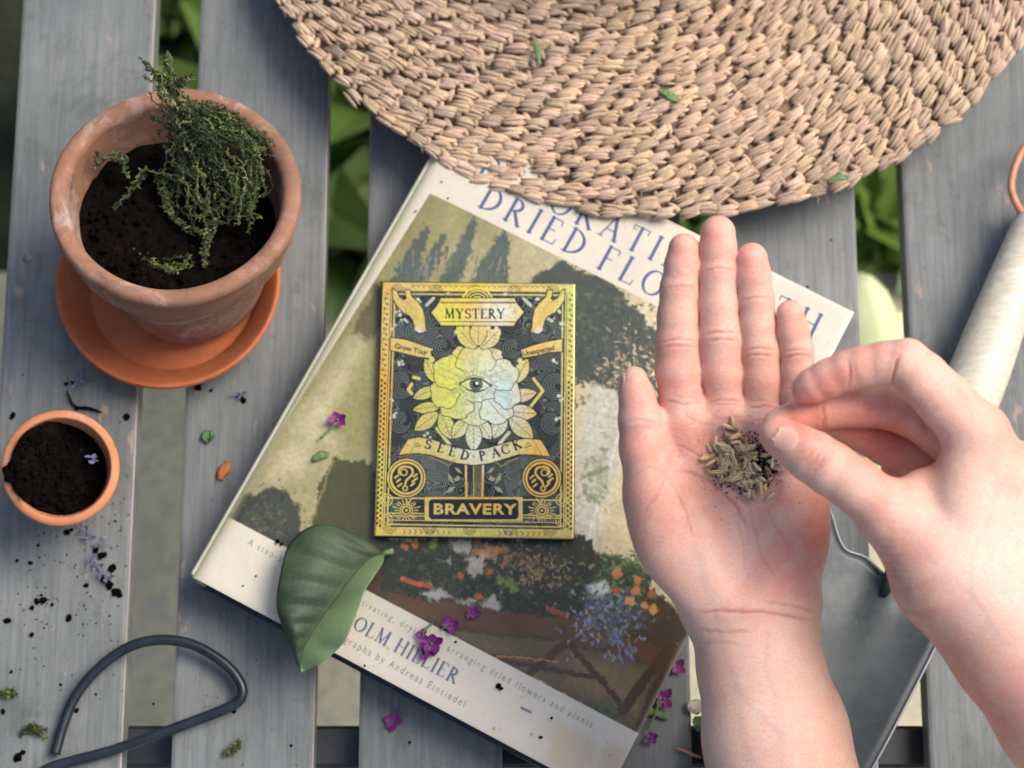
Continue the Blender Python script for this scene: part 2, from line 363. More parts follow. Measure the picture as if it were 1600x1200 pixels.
def finish_hand(name, g, f, creases, reds, mat, parent, pales=(), browns=(), veins=(), facing=0.0, base=SKIN):
    V, Q = nets(g, f); V = smooth_v(V, Q, 3); N = vnormals(V, Q)
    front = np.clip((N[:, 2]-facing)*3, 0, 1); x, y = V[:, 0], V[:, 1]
    disp = np.zeros(len(V)); cm = np.zeros(len(V))
    for (pts, depth, wid, zr) in creases:
        m = (x > min(p[0] for p in pts)-12) & (x < max(p[0] for p in pts)+12) & (y > min(p[1] for p in pts)-12) & (y < max(p[1] for p in pts)+12)
        if zr is not None: m &= (V[:, 2] > zr[0]) & (V[:, 2] < zr[1])
        if not m.any(): continue
        jx = 1.3*(vnoise3(np.stack([x[m], y[m], y[m]*0], 1), .12, 5)-.5)*2
        L = math.hypot(pts[-1][0]-pts[0][0], pts[-1][1]-pts[0][1])
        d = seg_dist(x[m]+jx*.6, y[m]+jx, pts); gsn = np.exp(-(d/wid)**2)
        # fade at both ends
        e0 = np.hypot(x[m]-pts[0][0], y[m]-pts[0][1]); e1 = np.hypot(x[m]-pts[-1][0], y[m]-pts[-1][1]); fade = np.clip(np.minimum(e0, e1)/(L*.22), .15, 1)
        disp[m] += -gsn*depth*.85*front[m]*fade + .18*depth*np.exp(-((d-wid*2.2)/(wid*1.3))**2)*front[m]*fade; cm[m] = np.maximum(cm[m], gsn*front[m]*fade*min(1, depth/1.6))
    V = V+N*disp[:, None]
    col = np.tile(base, (len(V), 1)).astype(float)
    n1 = vnoise3(V, .022, 1); n2 = vnoise3(V, .06, 2); n3 = vnoise3(V, .2, 3)
    mott = np.clip((n1*.5+n2*.35+n3*.15-.42)*2.2, 0, 1)*.38; col += (RED-col)*mott[:, None]
    mp = np.clip((vnoise3(V, .045, 9)-.55)*2, 0, 1)*.35; col += (PALE-col)*mp[:, None]
    for (lst, c) in ((reds, RED), (pales, PALE), (browns, BROWN)):
        for (cx, cy, r, a) in lst:
            wgt = np.exp(-((x-cx)**2+(y-cy)**2)/(r*r))*a*(.75+.5*n2); wgt = np.clip(wgt, 0, 1); col += (c-col)*wgt[:, None]
    for vp in veins:
        m = (x > min(p[0] for p in vp)-20) & (x < max(p[0] for p in vp)+20) & (y > min(p[1] for p in vp)-20) & (y < max(p[1] for p in vp)+20)
        if m.any(): gq = np.exp(-(seg_dist(x[m], y[m], vp)/5.5)**2)*.22*front[m]; col[m] += (lin((150, 150, 150))-col[m])*gq[:, None]
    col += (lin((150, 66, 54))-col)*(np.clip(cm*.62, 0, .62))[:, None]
    dep = DH-V[:, 2]/MM/1000.0
    W = CAM+((x[:, None]-800)/FP*RT-(y[:, None]-600)/FP*UP+FW)*dep[:, None]
    me = fast_mesh(name, W, Q[:, ::-1]); set_col(me, 'skin', col)
    o = mesh_obj(name, me, mat, parent); return o, V, N
b = NB('skin'); at = b.n('ShaderNodeAttribute', attribute_name='skin'); v = b.coord((1, 1, 1))
vor = b.n('ShaderNodeTexVoronoi', feature='DISTANCE_TO_EDGE'); vor.inputs['Scale'].default_value = 1300; b.l(v, vor.inputs['Vector'])
nb = b.bump(vor.outputs['Distance'], .55, .00035, b.bump(b.noise(b.coord((1, 2.6, 1)), 330, 6, .7, .5), .5, .0007))
c = b.mix(b.ramp(b.noise(v, 500, 5, .7), [(.45, (0, 0, 0)), (.7, (.22, .22, .22))]), at.outputs['Color'], (.62, .30, .22))
c = b.mix(b.ramp(b.noise(b.coord((1, 3.0, 1)), 650, 4, .7, .8), [(.38, (.30,)*3), (.56, (0, 0, 0))]), c, (.46, .17, .12))
c = b.mix(b.ramp(vor.outputs['Distance'], [(.0, (.22,)*3), (.12, (0, 0, 0))]), c, (.50, .20, .15))
c = b.mix(b.ramp(b.noise(v, 130, 5, .7, .5), [(.50, (0, 0, 0)), (.70, (.25,)*3)]), c, (.80, .58, .48))
M_skin = b.set(c, b.ramp(b.noise(v, 500, 4, .7), [(.3, (.36,)*3), (.7, (.56,)*3)]), nb, None, Subsurface_Weight=.33, Subsurface_Scale=.0026, Subsurface_Radius=(1.0, .35, .18), Specular_IOR_Level=.42)
b = NB('nail'); v = b.coord()
M_nail = b.set(b.ramp(b.noise(v, 120, 3, .5), [(.3, (.60, .33, .25)), (.7, (.66, .40, .31))]), .34, None, None, Subsurface_Weight=.4, Subsurface_Scale=.002, Coat_Weight=.0)
person = tag(empty('person', (0, 0, 0)), 'person with bare arms, one open palm holding a pile of seeds, other hand pinching some', 'person')

# ---- left hand, palm to the camera
def left_hand():
    g = Grid((930, 325, -170), (1470, 1760, 75), 2.5); P0 = g.new()
    # forearm and wrist
    chain(g, P0, [(1170, 960, -42, 88), (1188, 1040, -46, 96), (1212, 1150, -52, 112), (1262, 1400, -70, 135), (1292, 1560, -82, 138)], 20, 1.25)
    cone(g, P0, (1140, 950, -44), (1215, 955, -44), 70, 66, 24, 1.2)
    # palm rays
    for (a, b_, ra, rb) in (((1120, 930, -44), (1068, 665, -20), 62, 34), ((1160, 930, -48), (1128, 655, -26), 60, 34), ((1195, 930, -46), (1188, 660, -28), 56, 34), ((1225, 925, -42), (1238, 690, -24), 56, 37)):
        cone(g, P0, a, b_, ra, rb, 26, 1.15)
    ell(g, P0, (1246, 800, -22), (52, 115, 40), 26, -.06)            # heel on the little finger side
    ell(g, P0, (1062, 838, -14), (72, 118, 46), 30, -.45)            # ball of the thumb
    ell(g, P0, (1034, 770, -12), (50, 70, 34), 20, -.15)
    ell(g, P0, (1070, 662, -10), (42, 34, 24), 18, 0)                # pads under the fingers
    ell(g, P0, (1130, 652, -14), (36, 28, 22), 16, 0); ell(g, P0, (1190, 664, -16), (36, 30, 22), 16, 0); ell(g, P0, (1246, 690, -10), (34, 40, 24), 16, 0)
    ell(g, P0, (1152, 742, 22), (62, 78, 34), 24, 0, True)           # hollow of the palm
    ell(g, P0, (1158, 850, 32), (28, 70, 30), 30, -.12, True)        # valley between the two mounds
    RES = P0.copy()
    fingers = [
        [(1072, 700, -30, 34), (1065, 625, -20, 34), (1060, 580, -14, 35.5), (1058, 535, -9, 34), (1059, 495, -5, 31.5), (1061.5, 450, -2, 29.5), (1066, 415, 2, 27), (1068.5, 389, 4, 24.5)],
        [(1134, 700, -34, 32), (1132, 625, -24, 30.5), (1128.5, 580, -17, 34), (1125.5, 528, -10, 34), (1123, 475, -5, 30.8), (1122, 425, -1, 29.6), (1122, 388, 2, 28.5), (1122, 364, 4, 27.5)],
        [(1196, 720, -34, 31), (1192, 635, -24, 28.5), (1191, 590, -17, 30.5), (1188.5, 548, -11, 30.5), (1184, 505, -7, 28), (1181.5, 467, -3, 28), (1177, 430, 1, 26.8), (1175, 404, 3, 24.8)],
        [(1248, 735, -28, 30), (1249, 660, -20, 28), (1248, 615, -14, 27.5), (1247, 580, -10, 26), (1245, 547, -6, 25.5), (1239, 517, -2, 24.5), (1234.5, 491, 1, 22)]]
    for fp in fingers:
        F = g.new(); chain(g, F, fp, 7, 1.08); 
        for q in fp[2:5:2]: pass
        np.minimum(RES, smin(P0, F, 13), out=RES)
    T = g.new(); chain(g, T, [(1052, 850, -22, 52), (1022, 770, -6, 45), (1006, 700, 0, 37.5), (1000, 655, 2, 33), (995, 620, 3, 27), (991, 594, 4, 21.5)], 10, 1.0)
    np.minimum(RES, smin(P0, T, 17), out=RES)
    # cleft between thumb and palm
    cone(g, RES, (1042, 700, 40), (1041, 738, 34), 4, 3, 8, 1, True) if False else None
    cr = []
    def C(pts, d=1.2, w_=1.8, zr=None): cr.append((pts, d, w_, zr))
    for (x0, x1, y, b_) in ((1033, 1090, 448, 2), (1027, 1091, 532, 3), (1029, 1088, 541, 2), (1034, 1100, 629, -5), (1096, 1149, 421, 3), (1095, 1156, 520, 3), (1097, 1157, 531, 2), (1104, 1160, 626, 3),
                         (1156, 1208, 466, 2), (1161, 1216, 545, 2), (1162, 1216, 555, 1), (1168, 1219, 636, 2), (1222, 1269, 547, 2), (1223, 1272, 556, 2), (1226, 1272, 606, 2)):
        C([(x0, y+b_), ((x0+x1)/2, y-b_*.6), (x1, y+b_*.3)], 1.5, 1.7)
    C([(1036, 455), (1060, 452), (1086, 455)], .7, 1.4); C([(1098, 428), (1122, 426), (1146, 428)], .7, 1.4); C([(1104, 632), (1130, 633), (1158, 630)], .8, 1.5)
    C([(1105, 612), (1130, 609), (1156, 612)], .6, 1.4); C([(1168, 628), (1193, 626), (1218, 630)], .8, 1.4); C([(1040, 618), (1070, 622), (1095, 618)], .5, 1.4)
    # palm lines
    C([(1046, 735), (1080, 738), (1110, 752), (1150, 790), (1172, 835)], 1.6, 2.2)
    C([(1040, 690), (1070, 700), (1100, 716), (1140, 736), (1190, 752)], 1.3, 2.0)
    C([(1248, 738), (1215, 742), (1180, 720), (1150, 690), (1138, 655)], 1.4, 2.0)
    C([(1044, 742), (1052, 760), (1072, 800), (1085, 850)], .9, 2); C([(1060, 640), (1088, 660), (1120, 668)], .7, 1.6); C([(1108, 640), (1120, 655), (1160, 652)], .8, 1.6); C([(1164, 645), (1178, 658), (1205, 655)], .8, 1.6)
    C([(1170, 780), (1176, 820), (1190, 870), (1215, 910)], .7, 1.8); C([(1195, 790), (1215, 830), (1240, 860)], .6, 1.6); C([(1150, 800), (1160, 850), (1165, 900)], .5, 1.8)
    C([(1060, 665), (1075, 690), (1085, 720)], .5, 1.5); C([(1090, 650), (1098, 680), (1095, 705)], .5, 1.5); C([(1120, 672), (1128, 700), (1122, 720)], .4, 1.4); C([(1060, 720), (1085, 700), (1118, 682)], .4, 1.4)
    # wrist lines
    C([(1076, 958), (1130, 955), (1200, 957), (1245, 965), (1282, 972)], 2.0, 2.4); C([(1085, 984), (1130, 988), (1180, 985)], 1.0, 2.6); C([(1190, 940), (1235, 946), (1278, 956)], 1.0, 2.2); C([(1090, 1006), (1125, 1003), (1160, 1008)], .6, 2.4)
    # thumb joint creases
    C([(972, 660), (1000, 655), (1030, 662)], .8, 1.8); C([(974, 672), (1000, 668), (1028, 672)], .6, 1.6); C([(985, 745), (1015, 730), (1036, 738)], .8, 2.0); C([(1005, 800), (1030, 770), (1040, 745)], .8, 2.0)
    reds = [(1068, 400, 26, .38), (1122, 372, 28, .36), (1176, 415, 26, .42), (1237, 505, 26, .45), (1060, 600, 40, .22), (1128, 590, 36, .18), (1190, 600, 36, .2), (1248, 600, 40, .25), (1010, 700, 45, .3), (1000, 620, 30, .3), (1060, 690, 45, .25),
            (1284, 840, 40, .6), (1268, 780, 40, .4), (1230, 890, 50, .35), (1030, 830, 60, .3), (1050, 780, 40, .2), (1140, 700, 60, .12), (1195, 920, 50, .2), (1120, 800, 50, .15)]
    pales = [(1110, 870, 60, .35), (1060, 950, 50, .2), (1200, 1060, 90, .45), (1180, 1150, 90, .4), (1150, 850, 40, .2)]
    browns = [(1130, 735, 60, .2), (1195, 570, 25, .12), (1120, 1040, 40, .18), (1250, 700, 30, .15)]
    return finish_hand('arm', g, RES, cr, reds, M_skin, person, pales, browns, [[(1120, 960), (1128, 1010), (1150, 1070), (1160, 1150), (1190, 1230)], [(1200, 985), (1196, 1040), (1215, 1100), (1222, 1200)], [(1150, 1070), (1180, 1110), (1222, 1150)], [(1085, 850), (1100, 900), (1120, 960)]], .15)
armL, VL, NL = left_hand()

# ---- right hand, thumb side to the camera, pinching
def right_hand():
    g = Grid((1170, 500, -60), (2030, 1520, 300), 2.8); P0 = g.new(); 
    MCPi, MCPm = (1528, 682, 150), (1590, 740, 120)
    # forearm
    chain(g, P0, [(1545, 945, 140, 100), (1590, 1000, 135, 108), (1680, 1110, 120, 122), (1840, 1300, 95, 134)], 24, 1.15)
    cone(g, P0, (1480, 900, 138), (1560, 960, 135), 88, 95, 26, 1.15)
    # back of the hand
    cone(g, P0, MCPi, (1500, 900, 140), 52, 80, 30, 1.1); cone(g, P0, MCPm, (1560, 920, 130), 50, 80, 30, 1.1)
    cone(g, P0, (1640, 800, 90), (1600, 950, 110), 48, 75, 30, 1.1)
    # thumb metacarpal and web
    cone(g, P0, (1398, 815, 152), (1480, 900, 145), 46, 78, 26, 1.1); ell(g, P0, (1455, 790, 135), (62, 60, 36), 24, .5)
    RES = P0.copy()
    T = g.new(); chain(g, T, [(1450, 850, 150, 60), (1385, 798, 158, 47), (1335, 757, 160, 42), (1297, 732, 157, 41.5), (1268, 713, 152, 40), (1245, 699, 146, 35), (1222, 684, 141, 30), (1214, 679, 139, 27)], 9, 1.12)
    np.minimum(RES, smin(P0, T, 26), out=RES)
    I = g.new(); chain(g, I, [(1560, 740, 140, 50), MCPi+(48,), (1478, 628, 160, 45), (1440, 590, 166, 42), (1416, 567, 166, 38), (1385, 568, 162, 35), (1350, 573, 158, 33), (1324, 579, 154, 31.5), (1295, 591, 148, 30), (1270, 603, 143, 27), (1258, 609, 140, 22)], 5, 1.05)
    np.minimum(RES, smin(P0, I, 15), out=RES)
    Mf = g.new(); chain(g, Mf, [(1620, 780, 110, 48), MCPm+(44,), (1500, 700, 95, 40), (1440, 655, 86, 36), (1390, 637, 84, 34), (1345, 636, 88, 32), (1286, 641, 94, 30), (1250, 651, 98, 26), (1222, 658, 102, 21), (1210, 661, 104, 18)], 5, 1.05)
    np.minimum(RES, smin(P0, Mf, 12), out=RES)
    Rf = g.new(); chain(g, Rf, [(1640, 830, 90, 46), (1600, 800, 75, 42), (1500, 755, 50, 36), (1435, 716, 40, 34), (1385, 696, 36, 32), (1335, 672, 44, 28), (1290, 655, 52, 24)], 6, 1.05)
    np.minimum(RES, smin(P0, Rf, 12), out=RES)
    Pf = g.new(); chain(g, Pf, [(1650, 870, 70, 40), (1570, 830, 30, 34), (1490, 780, 0, 29), (1440, 752, -5, 27), (1400, 728, 5, 24)], 6, 1.05)
    np.minimum(RES, smin(P0, Pf, 12), out=RES)
    # nail bed of the thumb, a shallow step
    cr = []
    def C(pts, d=1.2, w_=2.0, zr=None): cr.append((pts, d, w_, zr))
    # nail fold of the thumb
    # thumb knuckle wrinkles
    for k in range(5): C([(1240+k*9, 712+k*6), (1256+k*8, 706+k*5), (1272+k*6, 695+k*5)][0:3], .55, 1.8)
    C([(1246, 722), (1262, 716), (1276, 700)], .9, 2.2); C([(1268, 740), (1282, 728), (1290, 708)], .7, 2.2); C([(1256, 730), (1270, 722), (1282, 705)], .8, 2)
    C([(1326, 562), (1328, 585), (1325, 612)], 2.2, 2.0); C([(1334, 565), (1336, 585)], .7, 1.8)
    C([(1404, 556), (1396, 580), (1392, 604)], 2.6, 2.4); C([(1284, 630), (1287, 650), (1286, 672)], 2.0, 2.0, (60, 150)); C([(1290, 650), (1292, 672)], 1, 1.6, (60, 150))
    C([(1360, 625), (1356, 645), (1362, 662)], .8, 2, (50, 140)); C([(1352, 625), (1349, 645)], .6, 1.6, (50, 140)); C([(1366, 560), (1368, 590)], .4, 2.0)
    C([(1437, 640), (1445, 672), (1440, 700), (1420, 722)], 1.0, 4.0, (120, 260)); C([(1475, 700), (1452, 725), (1425, 745)], .6, 3.0)
    for k in range(6): C([(1357+k*2.5, 846+k*10), (1375+k*4, 842+k*12), (1400+k*6, 846+k*12)], .45, 2.2)
    C([(1395, 925), (1425, 920), (1460, 905)], .6, 3); C([(1400, 950), (1440, 960), (1480, 950)], .5, 3.0)
    reds = [(1300, 600, 40, .45), (1262, 612, 24, .45), (1250, 655, 40, .5), (1330, 645, 50, .35), (1385, 700, 50, .75), (1350, 680, 30, .5), (1205, 690, 22, .4), (1240, 680, 30, .15), (1400, 850, 60, .25), (1450, 980, 60, .3), (1520, 1060, 60, .3), (1380, 560, 30, .15), (1400, 640, 30, .25), (1590, 680, 40, .4), (1575, 1110, 60, .35)]
    pales = [(1480, 800, 80, .35), (1560, 900, 90, .5), (1560, 780, 60, .35), (1330, 760, 40, .15), (1450, 590, 40, .15)]
    browns = [(1266, 722, 22, .3), (1390, 880, 50, .12), (1430, 940, 50, .12)]
    return finish_hand('arm', g, RES, cr, reds, M_skin, person, pales, browns, [[(1420, 830), (1460, 880), (1520, 930), (1570, 1010)], [(1560, 740), (1550, 800), (1520, 870), (1520, 930)]], .0)
armR, VR, NR = right_hand()

# ---- finger nails laid on the skin
def bvh_of(o):
    me = o.data; return BVHTree.FromPolygons([v.co.copy() for v in me.vertices], [tuple(p.vertices) for p in me.polygons])
BL, BR_ = bvh_of(armL), bvh_of(armR)
def nail(bvh, c, u, v, ulen, vlen, parent, off=.00035, curve=0, sq=3.0):
    """c centre (world, above the skin), u long axis, v across; rays run along -(u x v)"""
    u = u.normalized(); n = u.cross(v).normalized(); v = n.cross(u).normalized(); V = []; F = []; K = 28; rings = [0, .3, .55, .75, .88, .95, 1.0]
    last = {}
    for r in rings:
        for k in range(K if r else 1):
            a = 2*math.pi*k/K; ca, sa = math.cos(a), math.sin(a)
            s_ = (abs(ca)**sq+abs(sa)**sq)**(-1/sq); p = c+u*(ca*s_*r*ulen)+v*(sa*s_*r*vlen)
            h = bvh.ray_cast(p+n*.015, -n, .04)[0]
            if h is None or (k in last and (h-last[k]).dot(n) < -.55*(h-last[k]).length): q = last.get(k, last.get(0, p))
            else: q = h
            if r > 0:
                lim = -(.0004+.0016*r*r*(1.6 if abs(sa) > .75 else 1)); dn = (q-q0).dot(n)
                if dn < lim: q = q+n*(lim-dn)
            else: q0 = q
            if r == 0:
                for j in range(K): last[j] = q
            last[k] = q
            V.append(q+n*(off*(1 if r < .9 else .2)))
    for k in range(K): F.append((0, 1+k, 1+(k+1) % K))
    for j in range(len(rings)-2):
        for k in range(K): F.append((1+j*K+k, 1+(j+1)*K+k, 1+(j+1)*K+(k+1) % K, 1+j*K+(k+1) % K))
    return from_data('fingernail', V, F, M_nail, parent)
def PT(px, py, t): return Vector(CAM+ray(px, py)*(DH-t/MM/1000.0))
VIEW = Vector(-FW)
# right thumb nail, facing the camera
ua = (PT(1196, 667, 150)-PT(1245, 702, 150)); va = VIEW.cross(ua)
nail(BR_, PT(1219, 682, 165), ua, va, .0076, .0062, armR)
# left thumb nail, facing left
ua = PT(978, 575, 0)-PT(975, 625, 0); n_ = (PT(960, 600, 8)-PT(990, 600, 0)); nail(BL, PT(966, 594, 6), ua, n_.cross(ua), .0068, .0052, armL)
# right index and middle nails, on the far upper side of the tips
ua = PT(1240, 600, 150)-PT(1290, 568, 155); n_ = PT(1240, 560, 130)-PT(1262, 600, 135); nail(BR_, PT(1252, 580, 132), ua, n_.cross(ua), .0075, .0058, armR)
ua = PT(1196, 655, 110)-PT(1240, 628, 105); n_ = PT(1200, 612, 95)-PT(1222, 650, 100); nail(BR_, PT(1212, 634, 98), ua, n_.cross(ua), .007, .005, armR)

# rolled shirt sleeves that close the forearms, well outside the picture
b = NB('linen_sleeve'); v = b.coord(); M_lin = b.set(b.ramp(b.noise(v, 60, 5, .6), [(.3, (.42, .42, .38)), (.7, (.6, .59, .54))]), .9, b.bump(b.noise(v, 900, 3, .6), .4, .0005))
for arm_, pts in ((armL, [(1284, 1500, -78, 44), (1300, 1590, -84, 47), (1330, 1720, -92, 50), (1390, 1950, -110, 55)]), (armR, [(1790, 1240, 102, 42), (1860, 1322, 92, 45), (1950, 1430, 80, 49), (2120, 1630, 55, 54)])):
    cc_ = catmull([PT(x, y, t) for x, y, t, r_ in pts], 8); rr_ = [p.x*.00100 for p in catmull([(r_, 0, 0) for *_, r_ in pts], 8)]
    rr_ = [r_*(1+.02*math.sin(i*1.3)) for i, r_ in enumerate(rr_)]; rr_[0] *= .93; v_, f_ = tube(cc_, rr_, 36); from_data('sleeve', v_, f_, M_lin, arm_)
# ------------------------------------------------------------------ painted print: colours computed here and stored on a fine mesh
def fbm(H, W, cell, seed, octs=4, stretch=(1, 1)):
    r = np.random.default_rng(seed); out = np.zeros((H, W)); amp = 1; tot = 0
    for o in range(octs):
        cy, cx = max(1.5, cell*stretch[1]/2**o), max(1.5, cell*stretch[0]/2**o); gh, gw = int(H/cy)+3, int(W/cx)+3; G = r.random((gh, gw))
        yy = np.arange(H)/cy; xx = np.arange(W)/cx; yi = yy.astype(int); xi = xx.astype(int); fy = (yy-yi)[:, None]; fx = (xx-xi)[None]; fy = fy*fy*(3-2*fy); fx = fx*fx*(3-2*fx)
        out += amp*((G[yi][:, xi]*(1-fy)+G[yi+1][:, xi]*fy)*(1-fx)+(G[yi][:, xi+1]*(1-fy)+G[yi+1][:, xi+1]*fy)*fx); tot += amp; amp *= .55
    return out/tot
class Canvas:
    """a rectangle in the world (origin = photo-left-top corner, e1 along width, e2 downwards) sampled at s samples per photo pixel"""
    def __init__(s, O, e1, e2, W, H):
        s.O, s.e1, s.e2, s.W, s.H = O, e1, e2, W, H; s.img = np.zeros((H, W, 3)); s.foil = np.zeros((H, W)); s.z = O.z
        s.k = W/(Vector(e1).length*FP/DB)      # samples per photo pixel
    def c(s, pts):
        out = []
        for x, y in pts:
            d = P(x, y, s.z)-s.O; out.append((d.dot(s.e1)/s.e1.length_squared*(s.W-1), d.dot(s.e2)/s.e2.length_squared*(s.H-1)))
        return out
    def put(s, sl, a, col, foil=None):
        if a.size == 0: return
        col = np.asarray(col, float)
        s.img[sl] += (col-s.img[sl])*a[..., None]
        if foil is not None: s.foil[sl] += (foil-s.foil[sl])*a
    def bb(s, pts, pad):
        xs = [p[0] for p in pts]; ys = [p[1] for p in pts]
        x0, x1 = max(0, int(min(xs)-pad)), min(s.W, int(max(xs)+pad)+2); y0, y1 = max(0, int(min(ys)-pad)), min(s.H, int(max(ys)+pad)+2)
        x1 = max(x1, x0); y1 = max(y1, y0)
        return (slice(y0, y1), slice(x0, x1)), np.arange(x0, x1)[None, :]+0., np.arange(y0, y1)[:, None]+0.
    def line(s, pts, w, col, a=1, foil=None, raw=False, wid=None, soft=.5):
        q = pts if raw else s.c(pts); kk = 1 if raw else s.k
        sl, X, Y = s.bb(q, w*kk+3); X = X+Y*0; Y = Y+X*0
        if X.size == 0: return
        d = np.full(X.shape, 1e9)
        for i, ((ax, ay), (bx, by)) in enumerate(zip(q[:-1], q[1:])):
            vx, vy = bx-ax, by-ay; h = np.clip(((X-ax)*vx+(Y-ay)*vy)/(vx*vx+vy*vy+1e-9), 0, 1); dd = np.hypot(X-ax-h*vx, Y-ay-h*vy)
            ww = w if wid is None else (wid[i]+(wid[i+1]-wid[i])*h)
            d = np.minimum(d, dd-ww*kk/2)
        s.put(sl, np.clip(.5-d/(2*soft), 0, 1)*a, col, foil)
    def fill(s, pts, col, a=1, foil=None, raw=False, soft=.5, noise=None):
        q = pts if raw else s.c(pts); sl, X, Y = s.bb(q, soft+3); X = X+Y*0; Y = Y+X*0
        if X.size == 0: return
        if noise is not None:
            n = noise; X = X+(n[0][sl]-.5)*n[2]; Y = Y+(n[1][sl]-.5)*n[2]
        d = np.full(X.shape, 1e9); ins = np.zeros(X.shape, bool)
        for (ax, ay), (bx, by) in zip(q, q[1:]+q[:1]):
            vx, vy = bx-ax, by-ay; h = np.clip(((X-ax)*vx+(Y-ay)*vy)/(vx*vx+vy*vy+1e-9), 0, 1); d = np.minimum(d, np.hypot(X-ax-h*vx, Y-ay-h*vy))
            if ay != by: ins ^= ((ay > Y) != (by > Y)) & (X < (bx-ax)*(Y-ay)/(by-ay)+ax)
        d = np.where(ins, -d, d); s.put(sl, np.clip(.5-d/(2*soft), 0, 1)*a, col, foil)
    def disk(s, c, r, col, a=1, foil=None, soft=.5):
        (x, y), = s.c([c]); r = r*s.k; sl, X, Y = s.bb([(x, y)], r+3); s.put(sl, np.clip(.5-(np.hypot(X-x, Y-y)-r)/(2*soft), 0, 1)*a, col, foil)
    def ring(s, c, r, w, col, a=1, foil=None, a0=0, a1=360):
        n = 40; s.line([(c[0]+r*math.cos(R(a0+(a1-a0)*i/n)), c[1]+r*math.sin(R(a0+(a1-a0)*i/n))) for i in range(n+1)], w, col, a, foil)
    def mask_put(s, sl, m, col, a=1, foil=None): s.put(sl, m*a, col, foil)
    def sans(s, text, start, bdir, h, col, a=1, bold=0.0, spacing=1.0, foil=None, up=None, sx=1.0):
        """Blender's own font, set along bdir (photo px); h = cap height in photo px"""
        cu = bpy.data.curves.new('t', 'FONT'); cu.body = text; cu.size = 1; cu.space_character = spacing; cu.offset = bold; cu.resolution_u = 4
        ob = bpy.data.objects.new('t', cu); sc.collection.objects.link(ob); me = ob.to_mesh(); me.calc_loop_triangles()
        vs = [(v.co.x, v.co.y) for v in me.vertices]; tr = [tuple(t.vertices) for t in me.loop_triangles]; ob.to_mesh_clear(); bpy.data.objects.remove(ob); bpy.data.curves.remove(cu)
        (x0, y0), (x1, y1) = s.c([start, (start[0]+bdir[0], start[1]+bdir[1])]); L = math.hypot(x1-x0, y1-y0); ux, uy = (x1-x0)/L, (y1-y0)/L; px_, py_ = uy, -ux
        k = h*s.k/.70
        q = [(x0+(vx*sx*ux+vy*px_)*k, y0+(vx*sx*uy+vy*py_)*k) for vx, vy in vs]
        sl, X, Y = s.bb(q, 2)
        if X.size == 0: return
        acc = np.zeros((Y.shape[0], X.shape[1]))
        S = 3
        for i in range(S):
            for j in range(S):
                m = np.zeros(acc.shape, bool); oy, ox = (i+.5)/S-.5, (j+.5)/S-.5
                for t in tr:
                    (ax, ay), (bx, by), (cx, cy) = q[t[0]], q[t[1]], q[t[2]]
                    i0, i1 = int(min(ay, by, cy)-sl[0].start-1), int(max(ay, by, cy)-sl[0].start+2); j0, j1 = int(min(ax, bx, cx)-sl[1].start-1), int(max(ax, bx, cx)-sl[1].start+2)
                    i0, j0 = max(i0, 0), max(j0, 0)
                    if i1 <= i0 or j1 <= j0: continue
                    xx = X[:, j0:j1]+ox; yy = Y[i0:i1]+oy
                    d1 = (bx-ax)*(yy-ay)-(by-ay)*(xx-ax); d2 = (cx-bx)*(yy-by)-(cy-by)*(xx-bx); d3 = (ax-cx)*(yy-cy)-(ay-cy)*(xx-cx)
                    m[i0:i1, j0:j1] |= ((d1 >= 0) & (d2 >= 0) & (d3 >= 0)) | ((d1 <= 0) & (d2 <= 0) & (d3 <= 0))
                acc += m
        s.put(sl, acc/(S*S)*a, col, foil)
    def serif(s, text, start, bdir, h, col, track=.22, T=.15, t=.05, a=1, foil=None, up=None, wd=1.0, bend=None):
        (x0, y0), (x1, y1) = s.c([start, (start[0]+bdir[0], start[1]+bdir[1])]); L = math.hypot(x1-x0, y1-y0); ux, uy = (x1-x0)/L, (y1-y0)/L; vx, vy = uy, -ux
        H = h*s.k; cur = 0
        for ch in text:
            if ch == ' ': cur += .45; continue
            w_, strokes = GLY[ch]; w_ = w_*wd
            for st in strokes:
                pts, ws = glyph_stroke(st, T, t)
                q = [(x0+((cur+px_*wd)*ux+py_*vx)*H, y0+((cur+px_*wd)*uy+py_*vy)*H) for px_, py_ in pts]
                if bend: q = [bend(*p) for p in q]
                s.line(q, 1, col, a, foil, True, [max(.9, x*H) for x in ws])
            cur += w_+track
        return cur*h
    def mesh(s, name, mat, parent, bulge=None):
        u = np.linspace(0, 1, s.W); v = np.linspace(0, 1, s.H); U, Vv = np.meshgrid(u, v)
        co = np.array(s.O)[None, None]+U[..., None]*np.array(s.e1)+Vv[..., None]*np.array(s.e2)
        if bulge is not None: co[..., 2] += bulge(U, Vv)
        i = np.arange(s.H*s.W).reshape(s.H, s.W); F = np.stack([i[:-1, :-1], i[1:, :-1], i[1:, 1:], i[:-1, 1:]], -1).reshape(-1, 4)
        me = fast_mesh(name, co.reshape(-1, 3), F); set_col(me, 'print', lin(np.clip(s.img, 0, 255)).reshape(-1, 3))
        fa = me.attributes.new('foil', 'FLOAT', 'POINT'); fa.data.foreach_set('value', s.foil.ravel().astype(np.float32))
        return mesh_obj(name, me, mat, parent)
def V_(x, y, ya, w='T'): return ('l', x, y, x, ya, w)
def ser(x, y, r=.1): return ('l', x-r, y, x+r, y, 's')
